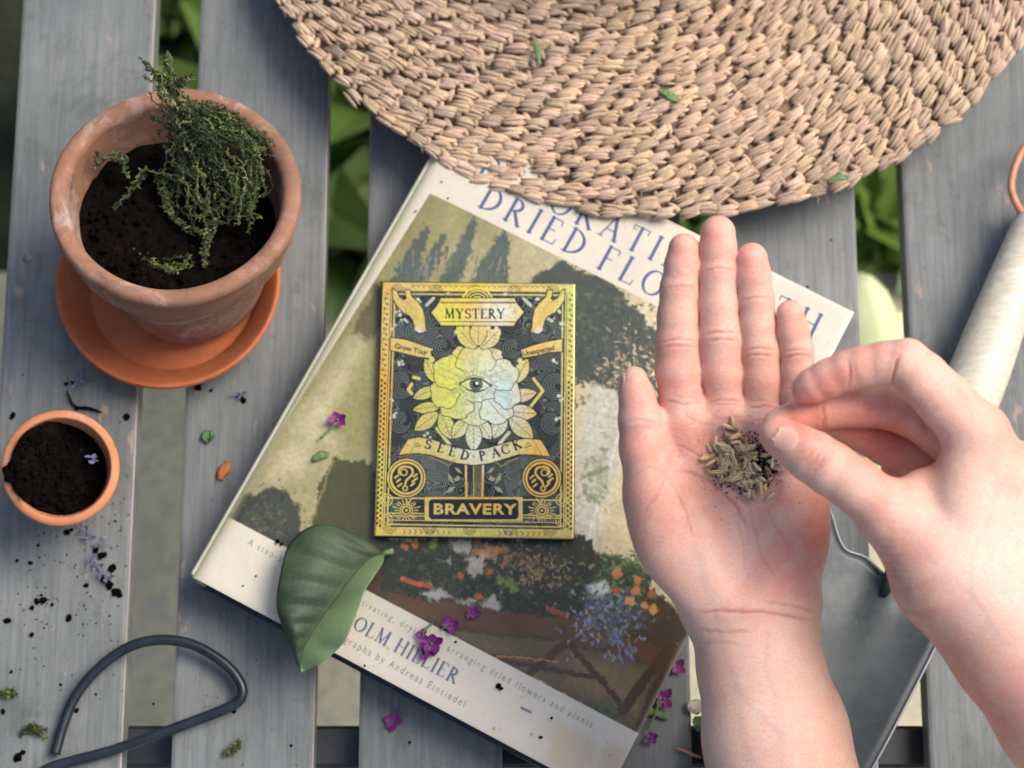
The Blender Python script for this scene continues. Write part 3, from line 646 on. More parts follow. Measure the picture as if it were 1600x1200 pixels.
GLY = {
 'A': (.8, [('l', .1, 0, .4, 1, 't'), ('l', .4, 1, .7, 0, 'T'), ('l', .22, .35, .58, .35, 's'), ser(.1, 0), ser(.7, 0)]),
 'B': (.6, [V_(.12, 0, 1), ('a', .12, .75, .33, .25, -90, 90), ('a', .12, .26, .4, .26, -90, 90), ser(.12, 0), ser(.12, 1)]),
 'C': (.72, [('a', .42, .5, .38, .5, 45, 315), ('l', .68, .72, .68, .95, 's')]),
 'D': (.78, [V_(.14, 0, 1), ('a', .14, .5, .56, .5, -90, 90), ser(.12, 0), ser(.12, 1)]),
 'E': (.62, [V_(.12, 0, 1), ('l', .05, 1, .52, 1, 's'), ('l', .05, 0, .56, 0, 's'), ('l', .12, .52, .4, .52, 's'), ('l', .52, 1, .54, .82, 's'), ('l', .56, 0, .6, .2, 's')]),
 'F': (.58, [V_(.12, 0, 1), ('l', .05, 1, .52, 1, 's'), ('l', .12, .52, .4, .52, 's'), ('l', .52, 1, .54, .82, 's'), ser(.12, 0)]),
 'G': (.76, [('a', .42, .5, .38, .5, 45, 330), ('l', .68, .4, .68, .1, 'T'), ('l', .55, .42, .78, .42, 's')]),
 'H': (.8, [V_(.12, 0, 1), V_(.68, 0, 1), ('l', .12, .52, .68, .52, 's'), ser(.12, 0), ser(.12, 1), ser(.68, 0), ser(.68, 1)]),
 'I': (.26, [V_(.13, 0, 1), ser(.13, 0), ser(.13, 1)]),
 'K': (.72, [V_(.12, 0, 1), ('l', .12, .4, .6, 1, 't'), ('l', .28, .58, .66, 0, 'T'), ser(.12, 0), ser(.12, 1), ser(.66, 0), ser(.6, 1)]),
 'L': (.58, [V_(.12, 0, 1), ('l', .05, 0, .54, 0, 's'), ('l', .54, 0, .57, .2, 's'), ser(.12, 1)]),
 'M': (.95, [('l', .1, 0, .14, 1, 't'), ('l', .14, 1, .45, .05, 'T'), ('l', .45, .05, .78, 1, 't'), ('l', .78, 1, .82, 0, 'T'), ser(.1, 0), ser(.82, 0), ser(.1, 1, .07), ser(.82, 1, .07)]),
 'N': (.8, [('l', .12, 0, .12, 1, 't'), ('l', .12, 1, .66, 0, 'T'), ('l', .66, 0, .66, 1, 't'), ser(.12, 0), ser(.08, 1, .08), ser(.66, 1)]),
 'O': (.82, [('a', .41, .5, .38, .5, 0, 360)]),
 'P': (.6, [V_(.12, 0, 1), ('a', .12, .73, .38, .27, -90, 90), ser(.12, 0), ser(.12, 1)]),
 'R': (.7, [V_(.12, 0, 1), ('a', .12, .74, .36, .26, -90, 90), ('l', .28, .48, .64, 0, 'T'), ser(.12, 0), ser(.12, 1), ser(.66, 0, .08)]),
 'S': (.55, [('a', .28, .74, .22, .25, 30, 270), ('a', .27, .25, .24, .26, -150, 90)]),
 'T': (.68, [V_(.34, 0, 1), ('l', .02, 1, .66, 1, 's'), ser(.34, 0), ('l', .02, 1, .02, .82, 's'), ('l', .66, 1, .66, .82, 's')]),
 'V': (.76, [('l', .08, 1, .38, 0, 'T'), ('l', .38, 0, .68, 1, 't'), ser(.08, 1), ser(.68, 1)]),
 'W': (1.08, [('l', .06, 1, .3, 0, 'T'), ('l', .3, 0, .54, .95, 't'), ('l', .54, .95, .78, 0, 'T'), ('l', .78, 0, 1.0, 1, 't'), ser(.06, 1), ser(1.0, 1)]),
 'Y': (.74, [('l', .07, 1, .36, .45, 'T'), ('l', .36, .45, .66, 1, 't'), V_(.36, 0, .45), ser(.36, 0), ser(.07, 1), ser(.66, 1)]),
}
def glyph_stroke(st, T, t):
    if st[0] == 'l':
        w_ = {'T': T, 't': t*1.3, 's': t}[st[5]]; return [(st[1], st[2]), (st[3], st[4])], [w_, w_]
    _, cx, cy, rx, ry, a0, a1 = st; n = 20; A = [R(a0+(a1-a0)*i/n) for i in range(n+1)]
    return [(cx+rx*math.cos(x), cy+ry*math.sin(x)) for x in A], [t+(T-t)*abs(math.cos(x)) for x in A]

# ------------------------------------------------------------------ hardback book
zb = ZB; pTL, pTR, pBR, pBL = [P(x, y, zb) for x, y in ((722, 185), (1346, 491), (935, 1242), (290, 893))]
ux = ((pTR-pTL)+(pBR-pBL)).normalized(); uy = Vector((ux.y, -ux.x, 0)); cc = (pTL+pTR+pBR+pBL)/4
BW = ((pTR-pTL).length+(pBR-pBL).length)/2; BH = ((pTL-pBL).length+(pTR-pBR).length)/2
O = cc-ux*BW/2-uy*BH/2; O.z = zb
print('book', BW, BH, (pTR-pTL).length, (pBR-pBL).length)
book = tag(empty('book', (cc.x, cc.y, 0)), 'worn hardback book about dried flowers lying tilted on the slats under the seed packet', 'book')
bk = Canvas(O, ux*BW, uy*BH, 620, 740)
CREAM = (200, 191, 172); img = bk.img
H_, W_ = bk.H, bk.W; n1, n2, n3 = fbm(H_, W_, 60, 1), fbm(H_, W_, 14, 2), fbm(H_, W_, 5, 3); nx, ny = fbm(H_, W_, 18, 4), fbm(H_, W_, 18, 5); nxf, nyf = fbm(H_, W_, 7, 6), fbm(H_, W_, 7, 7)
img[:] = CREAM; img += ((n1-.5)*14+(n3-.5)*8)[..., None]
NZ = (nx, ny, 26*bk.k); NF = (nxf, nyf, 16*bk.k)
# picture area
PIC = [(672, 302), (1284, 607), (1300, 612), (1000, 1146), (990, 1142), (352, 805)]
bk.fill(PIC, (168, 156, 120))
picm = np.zeros((H_, W_)); sv = bk.img.copy(); bk.img[:] = 0; bk.fill(PIC, (1, 1, 1)); picm = bk.img[..., 0].copy(); bk.img = sv; img = bk.img
save = img.copy()
# wall: warm beige above, olive to the left
yy, xx = np.mgrid[0:H_, 0:W_]; g1 = np.clip((xx/W_-.05)*1.6, 0, 1)[..., None]
img[:] = np.array((128, 122, 78))*(1-g1)+np.array((196, 182, 150))*g1; img += ((n1-.5)*20+(n2-.5)*6)[..., None]
bk.fill([(470, 640), (560, 520), (590, 600), (520, 720), (440, 760), (380, 770)], (196, 184, 152), .55, soft=18)
bk.fill([(560, 560), (600, 540), (600, 700), (540, 705), (520, 640)], (122, 118, 66), .8, soft=12)
# hanging bunches, top left
for poly in ([(664, 352), (672, 356), (658, 410), (640, 452), (600, 450), (626, 408)], [(690, 362), (696, 366), (690, 400), (668, 440), (640, 452), (655, 420)],
             [(740, 338), (747, 342), (735, 390), (718, 446), (680, 452), (706, 400)], [(786, 358), (794, 366), (792, 448), (730, 452), (745, 420), (770, 380)]):
    bk.fill(poly, (66, 78, 70), .95, soft=1.6, noise=NF)
for k in range(60):
    x = random.uniform(620, 790); y = random.uniform(385, 450); bk.line([(x, y), (x+random.uniform(-10, 2), y+random.uniform(12, 26))], random.uniform(1.5, 3), random.choice([(140, 128, 118), (90, 100, 88), (52, 60, 54)]), .6)
bk.fill([(600, 438), (580, 452), (556, 500), (548, 520), (575, 530), (600, 500)], (74, 66, 44), .8, soft=3, noise=NZ)
# flower head mass right of the packet
def clump(n, box, sizes, cols, a=.85, tilt=None):
    for _ in range(n):
        cx = random.gauss((box[0]+box[2])/2, (box[2]-box[0])/4.2); cy = random.gauss((box[1]+box[3])/2, (box[3]-box[1])/4.2)
        r = random.uniform(*sizes); an = random.uniform(0, 3.14) if tilt is None else random.gauss(tilt, .4); L = r*random.uniform(.8, 2.2); dx, dy = math.cos(an)*L, math.sin(an)*L
        bk.line([(cx-dx/2, cy-dy/2), (cx+dx/2, cy+dy/2)], r, random.choice(cols), a, soft=.8)
bk.fill([(830, 430), (880, 412), (950, 440), (1010, 500), (1050, 560), (1040, 640), (1000, 660), (960, 610), (900, 590), (860, 540), (820, 480)], (46, 54, 48), .97, soft=2, noise=NZ)
clump(700, (830, 420, 1060, 650), (1.5, 4.5), [(38, 46, 40), (60, 68, 58), (84, 84, 62), (50, 56, 50)])
clump(300, (930, 510, 1060, 670), (1.5, 4), [(200, 176, 142), (176, 150, 116), (150, 132, 100), (96, 92, 70)])
clump(150, (990, 560, 1100, 720), (1.5, 4), [(206, 186, 156), (110, 104, 80)])
# pale shutter and jar behind
bk.fill([(925, 600), (965, 610), (985, 640), (960, 740), (915, 845), (893, 840), (900, 700)], (178, 176, 160), .85, soft=4)
for k in range(12): 
    y = 640+k*16; bk.line([(905+k*-0.5, y), (965-k*3, y+14)], 2, (140, 146, 138), .5)
bk.line([(928, 610), (934, 850)], 3, (160, 160, 150), .7); bk.line([(976, 650), (915, 850)], 4, (206, 204, 194), .8, soft=1.5)
clump(60, (905, 700, 960, 800), (4, 8), [(140, 146, 112), (176, 178, 150), (110, 118, 84)], .7)
bk.fill([(980, 640), (1080, 700), (1065, 960), (1000, 900), (930, 870), (975, 740)], (190, 172, 128), .8, soft=6)
# chest and basket at the left
bk.fill([(520, 715), (582, 722), (600, 840), (600, 930), (480, 860), (498, 760)], (54, 56, 28), .95, soft=2, noise=NF)
bk.line([(520, 720), (492, 800), (470, 870)], 4, (120, 108, 60), .8)
bk.fill([(362, 800), (380, 772), (410, 762), (440, 768), (468, 790), (474, 820), (452, 862), (350, 806)], (44, 50, 42), .97, soft=2.5, noise=NZ)
clump(260, (355, 760, 475, 855), (1.2, 3), [(70, 72, 50), (36, 42, 36), (100, 96, 60), (56, 62, 52)], .7)
# lower flower table
bk.fill([(560, 845), (900, 845), (1000, 905), (1120, 1000), (1050, 1170), (990, 1142), (560, 920), (470, 868)], (56, 44, 30), 1, soft=2, noise=NF)
bk.fill([(590, 840), (930, 838), (905, 960), (850, 970), (760, 955), (600, 920)], (30, 36, 24), .97, soft=2, noise=NZ)
clump(1100, (580, 835, 915, 965), (1.3, 4), [(26, 34, 22), (48, 58, 36), (18, 24, 18), (76, 80, 54), (38, 50, 34), (60, 52, 36)])
clump(220, (770, 845, 900, 935), (1.3, 3.2), [(130, 110, 66), (150, 124, 84), (110, 76, 50)])
clump(30, (730, 842, 790, 880), (4, 9), [(150, 96, 60), (170, 120, 84)], .6)
for poly in ([(702, 842), (738, 842), (735, 864), (712, 862)], [(726, 868), (756, 866), (752, 895), (735, 900)], [(655, 925), (688, 918), (705, 936), (670, 934)], [(712, 936), (744, 932), (742, 944)], [(750, 940), (772, 928), (784, 952), (756, 950)], [(690, 872), (706, 870), (700, 884)]):
    bk.fill(poly, (168, 160, 150), .85, soft=2.4, noise=NF)
bk.line([(628, 902), (650, 912), (670, 912)], 8, (170, 78, 40), .95); bk.line([(856, 950), (884, 962)], 9, (150, 72, 44), .8)
for x, y in ((632, 853), (648, 849), (720, 898), (748, 932), (766, 892)): bk.disk((x, y), 5, (182, 96, 46), .8, soft=1.5)
for x, y in ((782, 906), (795, 910), (803, 918), (676, 850)): bk.disk((x, y), 7, (112, 132, 52), .75, soft=2)
# table edge, floor and trestle
bk.fill([(600, 925), (660, 935), (800, 955), (900, 968), (1000, 1000), (1040, 1010), (1030, 1035), (980, 1030), (880, 1000), (740, 985), (640, 960)], (80, 52, 32), .95, soft=2, noise=NF)
bk.fill([(700, 985), (880, 1002), (1000, 1036), (1030, 1040), (990, 1142), (760, 1018)], (86, 76, 50), .95, soft=2)
bk.fill([(900, 1020), (1000, 1050), (1000, 1120), (880, 1070)], (120, 100, 66), .6, soft=8)
for q_, w_ in (([(770, 1022), (868, 1032)], 5), ([(780, 1030), (940, 1060)], 7), ([(890, 1005), (978, 1110)], 9), ([(1046, 1008), (972, 1110)], 15), ([(830, 1050), (880, 1008)], 12)):
    bk.line(q_, w_, (60, 38, 24), .95, soft=1)
bk.line([(775, 1023), (872, 1033)], 3, (158, 104, 58), .95)
clump(50, (920, 1090, 975, 1130), (2, 5), [(46, 66, 40), (60, 84, 52)])
# posy: blue and orange flowers
bk.fill([(940, 862), (985, 870), (1020, 900), (1000, 960), (920, 940), (925, 900)], (44, 62, 38), .95, soft=2, noise=NZ)
clump(260, (925, 855, 1030, 955), (1.4, 3.6), [(40, 60, 36), (70, 92, 56), (110, 130, 84), (30, 44, 28)])
bk.fill([(915, 915), (945, 905), (955, 925), (925, 935)], (200, 204, 190), .85, soft=3)
clump(620, (885, 915, 1015, 1012), (1.4, 3.8), [(92, 96, 126), (116, 120, 148), (66, 72, 92), (50, 60, 52), (138, 138, 154), (80, 88, 70), (44, 50, 46)])
for _ in range(60):
    x = random.gauss(965, 14); y = random.uniform(985, 1035); bk.line([(x, y), (x+2, y+5)], 3.2, random.choice([(84, 90, 134), (104, 108, 150), (66, 74, 86), (110, 118, 80)]), .9)
for x, y, r in ((963, 895, 8), (962, 922, 6), (994, 922, 7), (1018, 928, 7), (1020, 952, 8), (985, 938, 7), (1006, 945, 6), (996, 906, 6)): bk.disk((x, y), r, random.choice([(188, 108, 66), (190, 130, 64), (156, 80, 52)]), .95, soft=1.2)
lum = .88+.24*fbm(H_, W_, 34, 11, 5); img *= (lum*(.90+.20*fbm(H_, W_, 4, 12, 2)))[..., None]
jx_ = np.clip((xx+(fbm(H_, W_, 5, 13, 2)-.5)*5).astype(int), 0, W_-1); jy_ = np.clip((yy+(fbm(H_, W_, 5, 14, 2)-.5)*5).astype(int), 0, H_-1); img[:] = img[jy_, jx_]*.90+np.array((196, 188, 160))*.085
img[:] = save*(1-picm[..., None])+img*picm[..., None]
# foxing on the bands
for _ in range(46):
    x, y = random.choice([(random.uniform(420, 960), 0), (random.uniform(700, 1300), 1)]);
    yb_ = (893+.541*(x-290)-random.uniform(8, 90)) if y == 0 else (185+.49*(x-722)+random.uniform(8, 110))
    bk.disk((x, yb_), random.choice([.8, 1, 1.4, 2.5]), (150, 120, 80), random.uniform(.3, .8), soft=1)
bk.fill([(860, 1135), (905, 1140), (930, 1160), (925, 1200), (890, 1215), (850, 1180)], (190, 168, 126), .55, soft=7, noise=NZ)
bk.fill([(940, 1170), (985, 1165), (960, 1230), (930, 1225)], (186, 160, 118), .5, soft=8, noise=NZ)
bk.line([(815, 1106), (829, 1113)], 4, (130, 84, 120), .9); bk.disk((779, 1072), 4, (40, 30, 24), 1, soft=1.2); bk.disk((862, 1122), 2, (40, 30, 24), 1)
# lettering
BD = (.883, .470); INK = (72, 84, 120)
bk.serif('DRIED FLOWERS', (746, 322), (.887, .461), 41, INK, .33, .13, .045)
bk.serif('DECORATING WITH', (744, 274), (.900, .436), 41, INK, .33, .13, .045)
GI = (96, 112, 100)
bk.sans('A step-by-step guide to cultivating, drying and arranging dried flowers and plants.', (386, 850), (.882, .471), 10.5, GI, .85, 0, 1.42, sx=.80)
bk.serif('MALCOLM HILLIER', (478, 942), (.883, .479), 21, (84, 98, 108), .2, .17, .06)
bk.sans('Photographs by Andreas Einsiedel', (497, 982), (.882, .477), 11.5, GI, .9, 0, 1.38, sx=.78)
# worn edges, and the curved jacket's sheen painted as a light spine-side strip
e_ = np.minimum(np.minimum(xx, W_-1-xx), np.minimum(yy, H_-1-yy)); wear = np.clip(1-e_/(3+6*n2), 0, 1)[..., None]*.5; img += (np.array((206, 196, 168))-img)*wear
sp = np.clip(1-xx/14, 0, 1)[..., None]*.8; img += (np.array((178, 180, 140))-img)*sp
b = NB('laminated_print'); at = b.n('ShaderNodeAttribute', attribute_name='print'); v = b.coord()
M_print = b.set(at.outputs['Color'], b.ramp(b.noise(v, 30, 5, .6), [(.3, (.24,)*3), (.7, (.42,)*3)]), b.bump(b.noise(v, 26, 3, .5), .12, .002), Coat_Weight=.10, Coat_Roughness=.25, Specular_IOR_Level=.35)
def bulge(U, V__):
    ex = np.minimum(U, 1-U)*BW; ey = np.minimum(V__, 1-V__)*BH
    return -.0035*np.exp(-U*BW/.004)-.0006*np.exp(-np.minimum(ex, ey)/.002)+.0012*np.sin(V__*5+1)*np.sin(U*4)*np.clip(np.minimum(ex, ey)/.02, 0, 1)
keep(bk.mesh('front_cover', M_print, None, bulge), book)
def loc_box(name, u0, u1, v0, v1, z0, z1, mat, parent, bev=.001, seg=2):
    bm = bmesh.new(); box_bm(bm, u0, u1, v0, v1, z0, z1, bev, seg)
    M = Matrix(((ux.x, -uy.x, 0, cc.x), (ux.y, -uy.y, 0, cc.y), (0, 0, 1, 0), (0, 0, 0, 1)))
    bm.transform(M); return keep(bm_obj(name, bm, mat, None), parent)
b = NB('dust_jacket_edge'); v = b.coord(); M_jack = b.set(b.ramp(b.noise(v, 60, 5, .6), [(.3, (.42, .42, .30)), (.7, (.6, .58, .46))]), .4)
b = NB('dark_board'); M_board = b.set((.02, .024, .03), .45)
b = NB('page_block'); v = b.coord((1, 1, 40)); M_page = b.set(b.ramp(b.noise(v, 60, 4, .7), [(.3, (.40, .36, .27)), (.7, (.62, .57, .46))]), .8)
loc_box('jacket', -BW/2+.0008, BW/2-.0006, -BH/2+.0006, BH/2-.0006, zb-.0058, zb-.0041, M_jack, book, .0007)
loc_box('cover_board', -BW/2+.001, BW/2-.0002, -BH/2+.0002, BH/2-.0002, zb-.0082, zb-.0060, M_board, book, .0007)
loc_box('page_block', -BW/2+.004, BW/2-.004, -BH/2+.004, BH/2-.004, .0036, zb-.0083, M_page, book, .0005, 1)
loc_box('back_board', -BW/2+.001, BW/2-.0002, -BH/2+.0002, BH/2-.0002, .0004, .0034, M_board, book, .0007)
loc_box('spine', -BW/2-.0024, -BW/2+.0036, -BH/2+.0008, BH/2-.0008, .0008, zb-.0045, M_jack, book, .0022, 3)

# ------------------------------------------------------------------ seed packet
zc = ZB+.0055; c4 = [P(x, y, zc) for x, y in ((597, 440), (900, 442), (897, 843), (583, 838))]
cx_ = ((c4[1]-c4[0])+(c4[2]-c4[3])).normalized(); cy_ = Vector((cx_.y, -cx_.x, 0)); cm_ = sum(c4, Vector())/4
CW = ((c4[1]-c4[0]).length+(c4[2]-c4[3]).length)/2; CH = ((c4[0]-c4[3]).length+(c4[1]-c4[2]).length)/2
Oc = cm_-cx_*CW/2-cy_*CH/2; Oc.z = zc
packet = tag(empty('seed_packet', (cm_.x, cm_.y, ZB)), 'black seed packet with gold foil flower and eye design, standing out on the book cover', 'seed packet')
cv = Canvas(Oc, cx_*CW, cy_*CH, 460, 600); H_, W_ = cv.H, cv.W; k_ = cv.k
INKD = (17, 23, 27)
# gold foil with its holographic reflections painted in: yellow, green, silver, orange
yy, xx = np.mgrid[0:H_, 0:W_]; U, V2 = xx/W_, yy/H_
f1 = fbm(H_, W_, 120, 21, 3); FO = np.zeros((H_, W_, 3)); r1 = np.hypot((U-.5)*.76, V2-.45)
GOLD, YEL, GRN, SIL, ORG, PNK = [np.array(c, float) for c in ((204, 178, 104), (214, 212, 70), (182, 196, 112), (206, 212, 204), (224, 160, 62), (206, 184, 190))]
def bl(a, b_, t): t = np.clip(t, 0, 1)[..., None]; return a*(1-t)+b_*t
FO = bl(GOLD, ORG, (f1-.5)*3); FO = bl(FO, GRN, np.clip(1.15-r1*3.5, 0, 1)); FO = bl(FO, YEL, np.exp(-((U-.36)**2/.008+(V2-.40)**2/.02))*.72); FO = bl(FO, SIL, np.exp(-((U-.58)**2/.02+(V2-.45)**2/.05))*.95)
FO = bl(FO, np.array((170, 206, 214.)), np.exp(-((U-.66)**2/.003+(V2-.44)**2/.01))*.7); FO = bl(FO, PNK, np.exp(-((U-.72)**2/.002+(V2-.49)**2/.01))*.6)
FO = bl(FO, GRN, np.exp(-((U-.97)**2/.004))*np.clip(1-V2*1.6, 0, 1)*.8); FO = bl(FO, YEL, np.exp(-((U-.06)**2/.004+(V2-.8)**2/.06))*.5); FO = bl(FO, GRN, np.exp(-((U-.5)**2/.02+(V2-.97)**2/.004))*.7)
FO = bl(FO, YEL, np.exp(-((U-.45)**2/.02+(V2-.03)**2/.003))*.6)
FO = bl(FO, YEL, np.exp(-((U-.36)**2/.006+(V2-.13)**2/.004))*.9); FO = bl(FO, SIL, np.exp(-((U-.60)**2/.012+(V2-.12)**2/.004))*.95); FO = bl(FO, SIL, np.exp(-((U-.5)**2/.02+(V2-.66)**2/.006))*.8); FO = bl(FO, GOLD*.75, np.clip((fbm(H_, W_, 5, 77, 2)-.45)*1.2, 0, .4)); cv.img[:] = INKD
Tc = lambda *a: [(570+.2125*a[i], 430+.2125*a[i+1]) for i in range(0, len(a), 2)]
Bc = lambda *a: [(570+.2125*a[i], 630+.2125*a[i+1]) for i in range(0, len(a), 2)]
mirT = lambda p: [(2*745.5+ (y-640)*-.012 - x, y) for x, y in p]
class Msk:
    pass
def foil(fn, *a, **k):
    """draw with the same primitive into a mask, then lay the foil colour through it"""
    s_img, s_f = cv.img, cv.foil; cv.img = np.zeros_like(s_img); cv.foil = np.zeros_like(s_f); getattr(cv, fn)(*a, (1, 1, 1), **k); m = cv.img[..., 0]*k.get('str_', 1)
    cv.img = s_img+(FO-s_img)*m[..., None]; cv.foil = s_f+(1-s_f)*m
def F_line(p, w, a=1): foil_do(lambda: cv.line(p, w, (1, 1, 1), a))
def foil_do(f):
    si, sf = cv.img, cv.foil; cv.img = np.zeros_like(si); cv.foil = np.zeros_like(sf); f(); m = cv.img[..., 0]; cv.img = si+(FO-si)*m[..., None]; cv.foil = sf+(1-sf)*m
def F_fill(p, a=1): foil_do(lambda: cv.fill(p, (1, 1, 1), a))
def F_ring(c, r, w, a=1, a0=0, a1=360): foil_do(lambda: cv.ring(c, r, w, (1, 1, 1), a, None, a0, a1))
def F_disk(c, r, a=1): foil_do(lambda: cv.disk(c, r, (1, 1, 1), a))
# engraved swirls over the dark ground
wx, wy = fbm(H_, W_, 70, 31, 3), fbm(H_, W_, 70, 32, 3); ph = (wx*30+wy*24+U*7)*2*math.pi*1.0
sw = np.clip((np.sin(ph)-.0)*1.8, 0, 1)*(.42+.45*(fbm(H_, W_, 40, 33, 2) > .45)); 
cv.img += (np.array((134, 144, 130))-cv.img)*(sw*.68)[..., None]; cv.foil += sw*.25
for (cx, cy, r0) in ((626, 602, 20), (868, 604, 20), (648, 520, 14), (845, 520, 14), (625, 660, 16), (862, 662, 16), (690, 545, 14), (800, 545, 14), (612, 560, 10), (878, 562, 10)):
    cv.disk((cx, cy), r0+3, INKD, .8, .0, 1.5)
    for q in range(5):
        rr = r0-q*3.4
        if rr > 1: cv.ring((cx+q*.8, cy), rr, 1.1, (134, 142, 128), .75, .4, 20*q, 300+15*q)
# white little flowers
for (x, y) in ((621, 488), (632, 500), (870, 488), (862, 502), (614, 512), (878, 510), (626, 566), (866, 566), (614, 624), (876, 622), (668, 682), (820, 682), (614, 648), (872, 652), (700, 455), (792, 455), (652, 470), (840, 470)):
    for q in range(4): cv.disk((x+random.uniform(-5, 5), y+random.uniform(-5, 5)), random.uniform(1.6, 3.0), (186, 190, 168), .85, .6)
# beams of light lines and wings at the lower half
for s_ in (1, -1):
    m_ = (lambda p: p) if s_ == 1 else mirT
    for q in range(11): cv.line(m_([(664+q*3.2, 735+q*.3), (669+q*3.2, 750), (662+q*3.2, 775)]), 1.1, (120, 130, 118), .8)
    for q in range(8): cv.line(m_([(622+q*1.5, 714+q*3.2), (660, 708+q*3), (702, 722+q*2.5)]), 1, (130, 138, 120), .75)
    for q in range(7): cv.line(m_([(608+q, 528-q*4), (640, 524-q*3.4), (690, 548-q*5)]), .9, (110, 122, 112), .6)
# frame
CR = [(597, 440), (900, 442), (897, 843), (583, 838)]
def fr(t):  # inset frame rectangle (photo px), by fractions of the packet
    u, v__ = t; a = [CR[0][i]*(1-u)+CR[1][i]*u for i in (0, 1)]; b__ = [CR[3][i]*(1-u)+CR[2][i]*u for i in (0, 1)]; return (a[0]*(1-v__)+b__[0]*v__, a[1]*(1-v__)+b__[1]*v__)
def rect(u0, u1, v0, v1): return [fr((u0, v0)), fr((u1, v0)), fr((u1, v1)), fr((u0, v1)), fr((u0, v0))]
for (u0, u1, v0, v1) in ((.004, .055, .003, .997), (.945, .996, .003, .997), (.02, .98, .003, .036), (.02, .98, .962, .997)): F_fill(rect(u0, u1, v0, v1)[:4])
F_line(rect(.068, .932, .048, .952), 2.2)
cv.line(rect(.0, 1, .0, 1), 1.2, INKD, 1, 0)
for u in (.047, .953): cv.line([fr((u, .04)), fr((u, .955))], 1.0, INKD, 1, 0)
n_ = 46
for k in range(n_):        # zig-zag border
    v0 = .04+k*.92/n_
    for (ua, ub) in ((.012, .038), (.962, .988)):
        if k < 17:
            cv.disk(fr(((ua+ub)/2+.006*(-1)**k, v0+.008)), 1.5, INKD, .85, 0); cv.line([fr((ua, v0)), fr((ub, v0+.008))], .9, INKD, .7, 0)
        else:
            cv.fill([fr((ua, v0)), fr((ua, v0+.017)), fr((ua+.014, v0+.0085))], INKD, .9, 0); cv.fill([fr((ub, v0+.010)), fr((ub, v0+.027)), fr((ub-.014, v0+.0185))], INKD, .9, 0)
for k in range(5):
    for (u, v__) in ((.08+.2*k, .02), (.08+.2*k, .98)):
        for r_ in (4, 7, 10): cv.ring(fr((u, .036 if v__ < .5 else .962)), r_, .9, INKD, .85, 0, 180 if v__ < .5 else 0, 360 if v__ < .5 else 180)
for k in range(26):
    u = .15+.7*k/25
    if abs(u-.5) > .1: cv.line([fr((u, .972)), fr((u+.008, .98)), fr((u, .988))], 1, INKD, .9, 0)
    cv.line([fr((u, .012)), fr((u+.01, .02)), fr((u+.02, .012))], .8, INKD, .8, 0)
F_line([fr((.075, .935)), fr((.925, .935))], 1.4); F_line([fr((.075, .918)), fr((.925, .918))], 1.6)
for k in range(60): F_disk(fr((.09+.82*k/59, .9265)), .8, .8)
F_fill([fr((.47, .915)), fr((.53, .915)), fr((.5, .94))])
# bottom panel
F_line(rect(.07, .93, .855, .915), 1.8) if False else None
F_line([fr((.068, .848)), fr((.932, .848))], 2.4)
F_line([fr((.068, .908)), fr((.932, .908))], 1.8)
P0_, P1_, P2_, P3_ = Bc(460, 705, 1140, 705, 1140, 855, 460, 855)
F_fill(Bc(440, 690, 1160, 690, 1160, 866, 440, 866))
cv.fill(Bc(490, 706, 1112, 706, 1130, 724, 1130, 836, 1112, 854, 490, 854, 470, 836, 470, 724), INKD, 1, 0)
foil_do(lambda: cv.sans('BRAVERY', Bc(500, 814)[0], (1, .003), 15.6, (1, 1, 1), 1, .035, 1.10, sx=1.28))
for s_ in (1, -1):
    m_ = (lambda p: p) if s_ == 1 else (lambda p: [(2*740.8-x, y+.4) for x, y in p])
    c_ = m_(Bc(305, 788))[0]
    for q in range(20):
        an = 2*math.pi*q/20; F_line([(c_[0]+13*math.cos(an), c_[1]+12*math.sin(an)), (c_[0]+(22 if q % 2 else 18)*math.cos(an), c_[1]+(16 if abs(math.sin(an)) > .8 else 18)*math.sin(an))], 1.6)
    F_disk(c_, 10.5); cv.ring(c_, 8, 1.2, INKD, 1, 0); cv.disk(c_, 4.6, INKD, 1, 0); F_disk(c_, 2.2)
    for q in (0, 1):
        F_ring(m_(Bc(160, 860 if q else 710))[0], 9, 1.6); F_ring(m_(Bc(160, 860 if q else 710))[0], 5, 1.3)
    F_line(m_(Bc(300, 700, 320, 740, 345, 700)), 2)
    # question mark medallion
    c_ = m_(Bc(306, 550))[0]
    cv.disk(c_, 31, INKD, 1, 0); F_disk(c_, 29.5); cv.disk(c_, 27, INKD, 1, 0); F_disk(c_, 25.5); cv.disk(c_, 22, INKD, 1, 0)
    qq = [(c_[0]+s_*x, c_[1]+y) for x, y in ((-9, -6), (-12, -10), (-9, -16), (-2, -18), (7, -16), (10, -9), (6, -2), (0, 4), (-2, 10))]
    F_line([tuple(p)[:2] for p in catmull([(x, y, 0) for x, y in qq], 5)], 3.4); F_ring((c_[0]-s_*4, c_[1]-9), 5, 2.0); F_ring((c_[0]-2*s_, c_[1]+16), 3.6, 2.2)
    for (dx, dy) in ((-12, 4), (-15, -2), (12, 4), (14, -4), (10, 10), (-10, 11), (15, 2)): F_line([(c_[0]+dx-3, c_[1]+dy+2), (c_[0]+dx+2, c_[1]+dy-2)], 3)
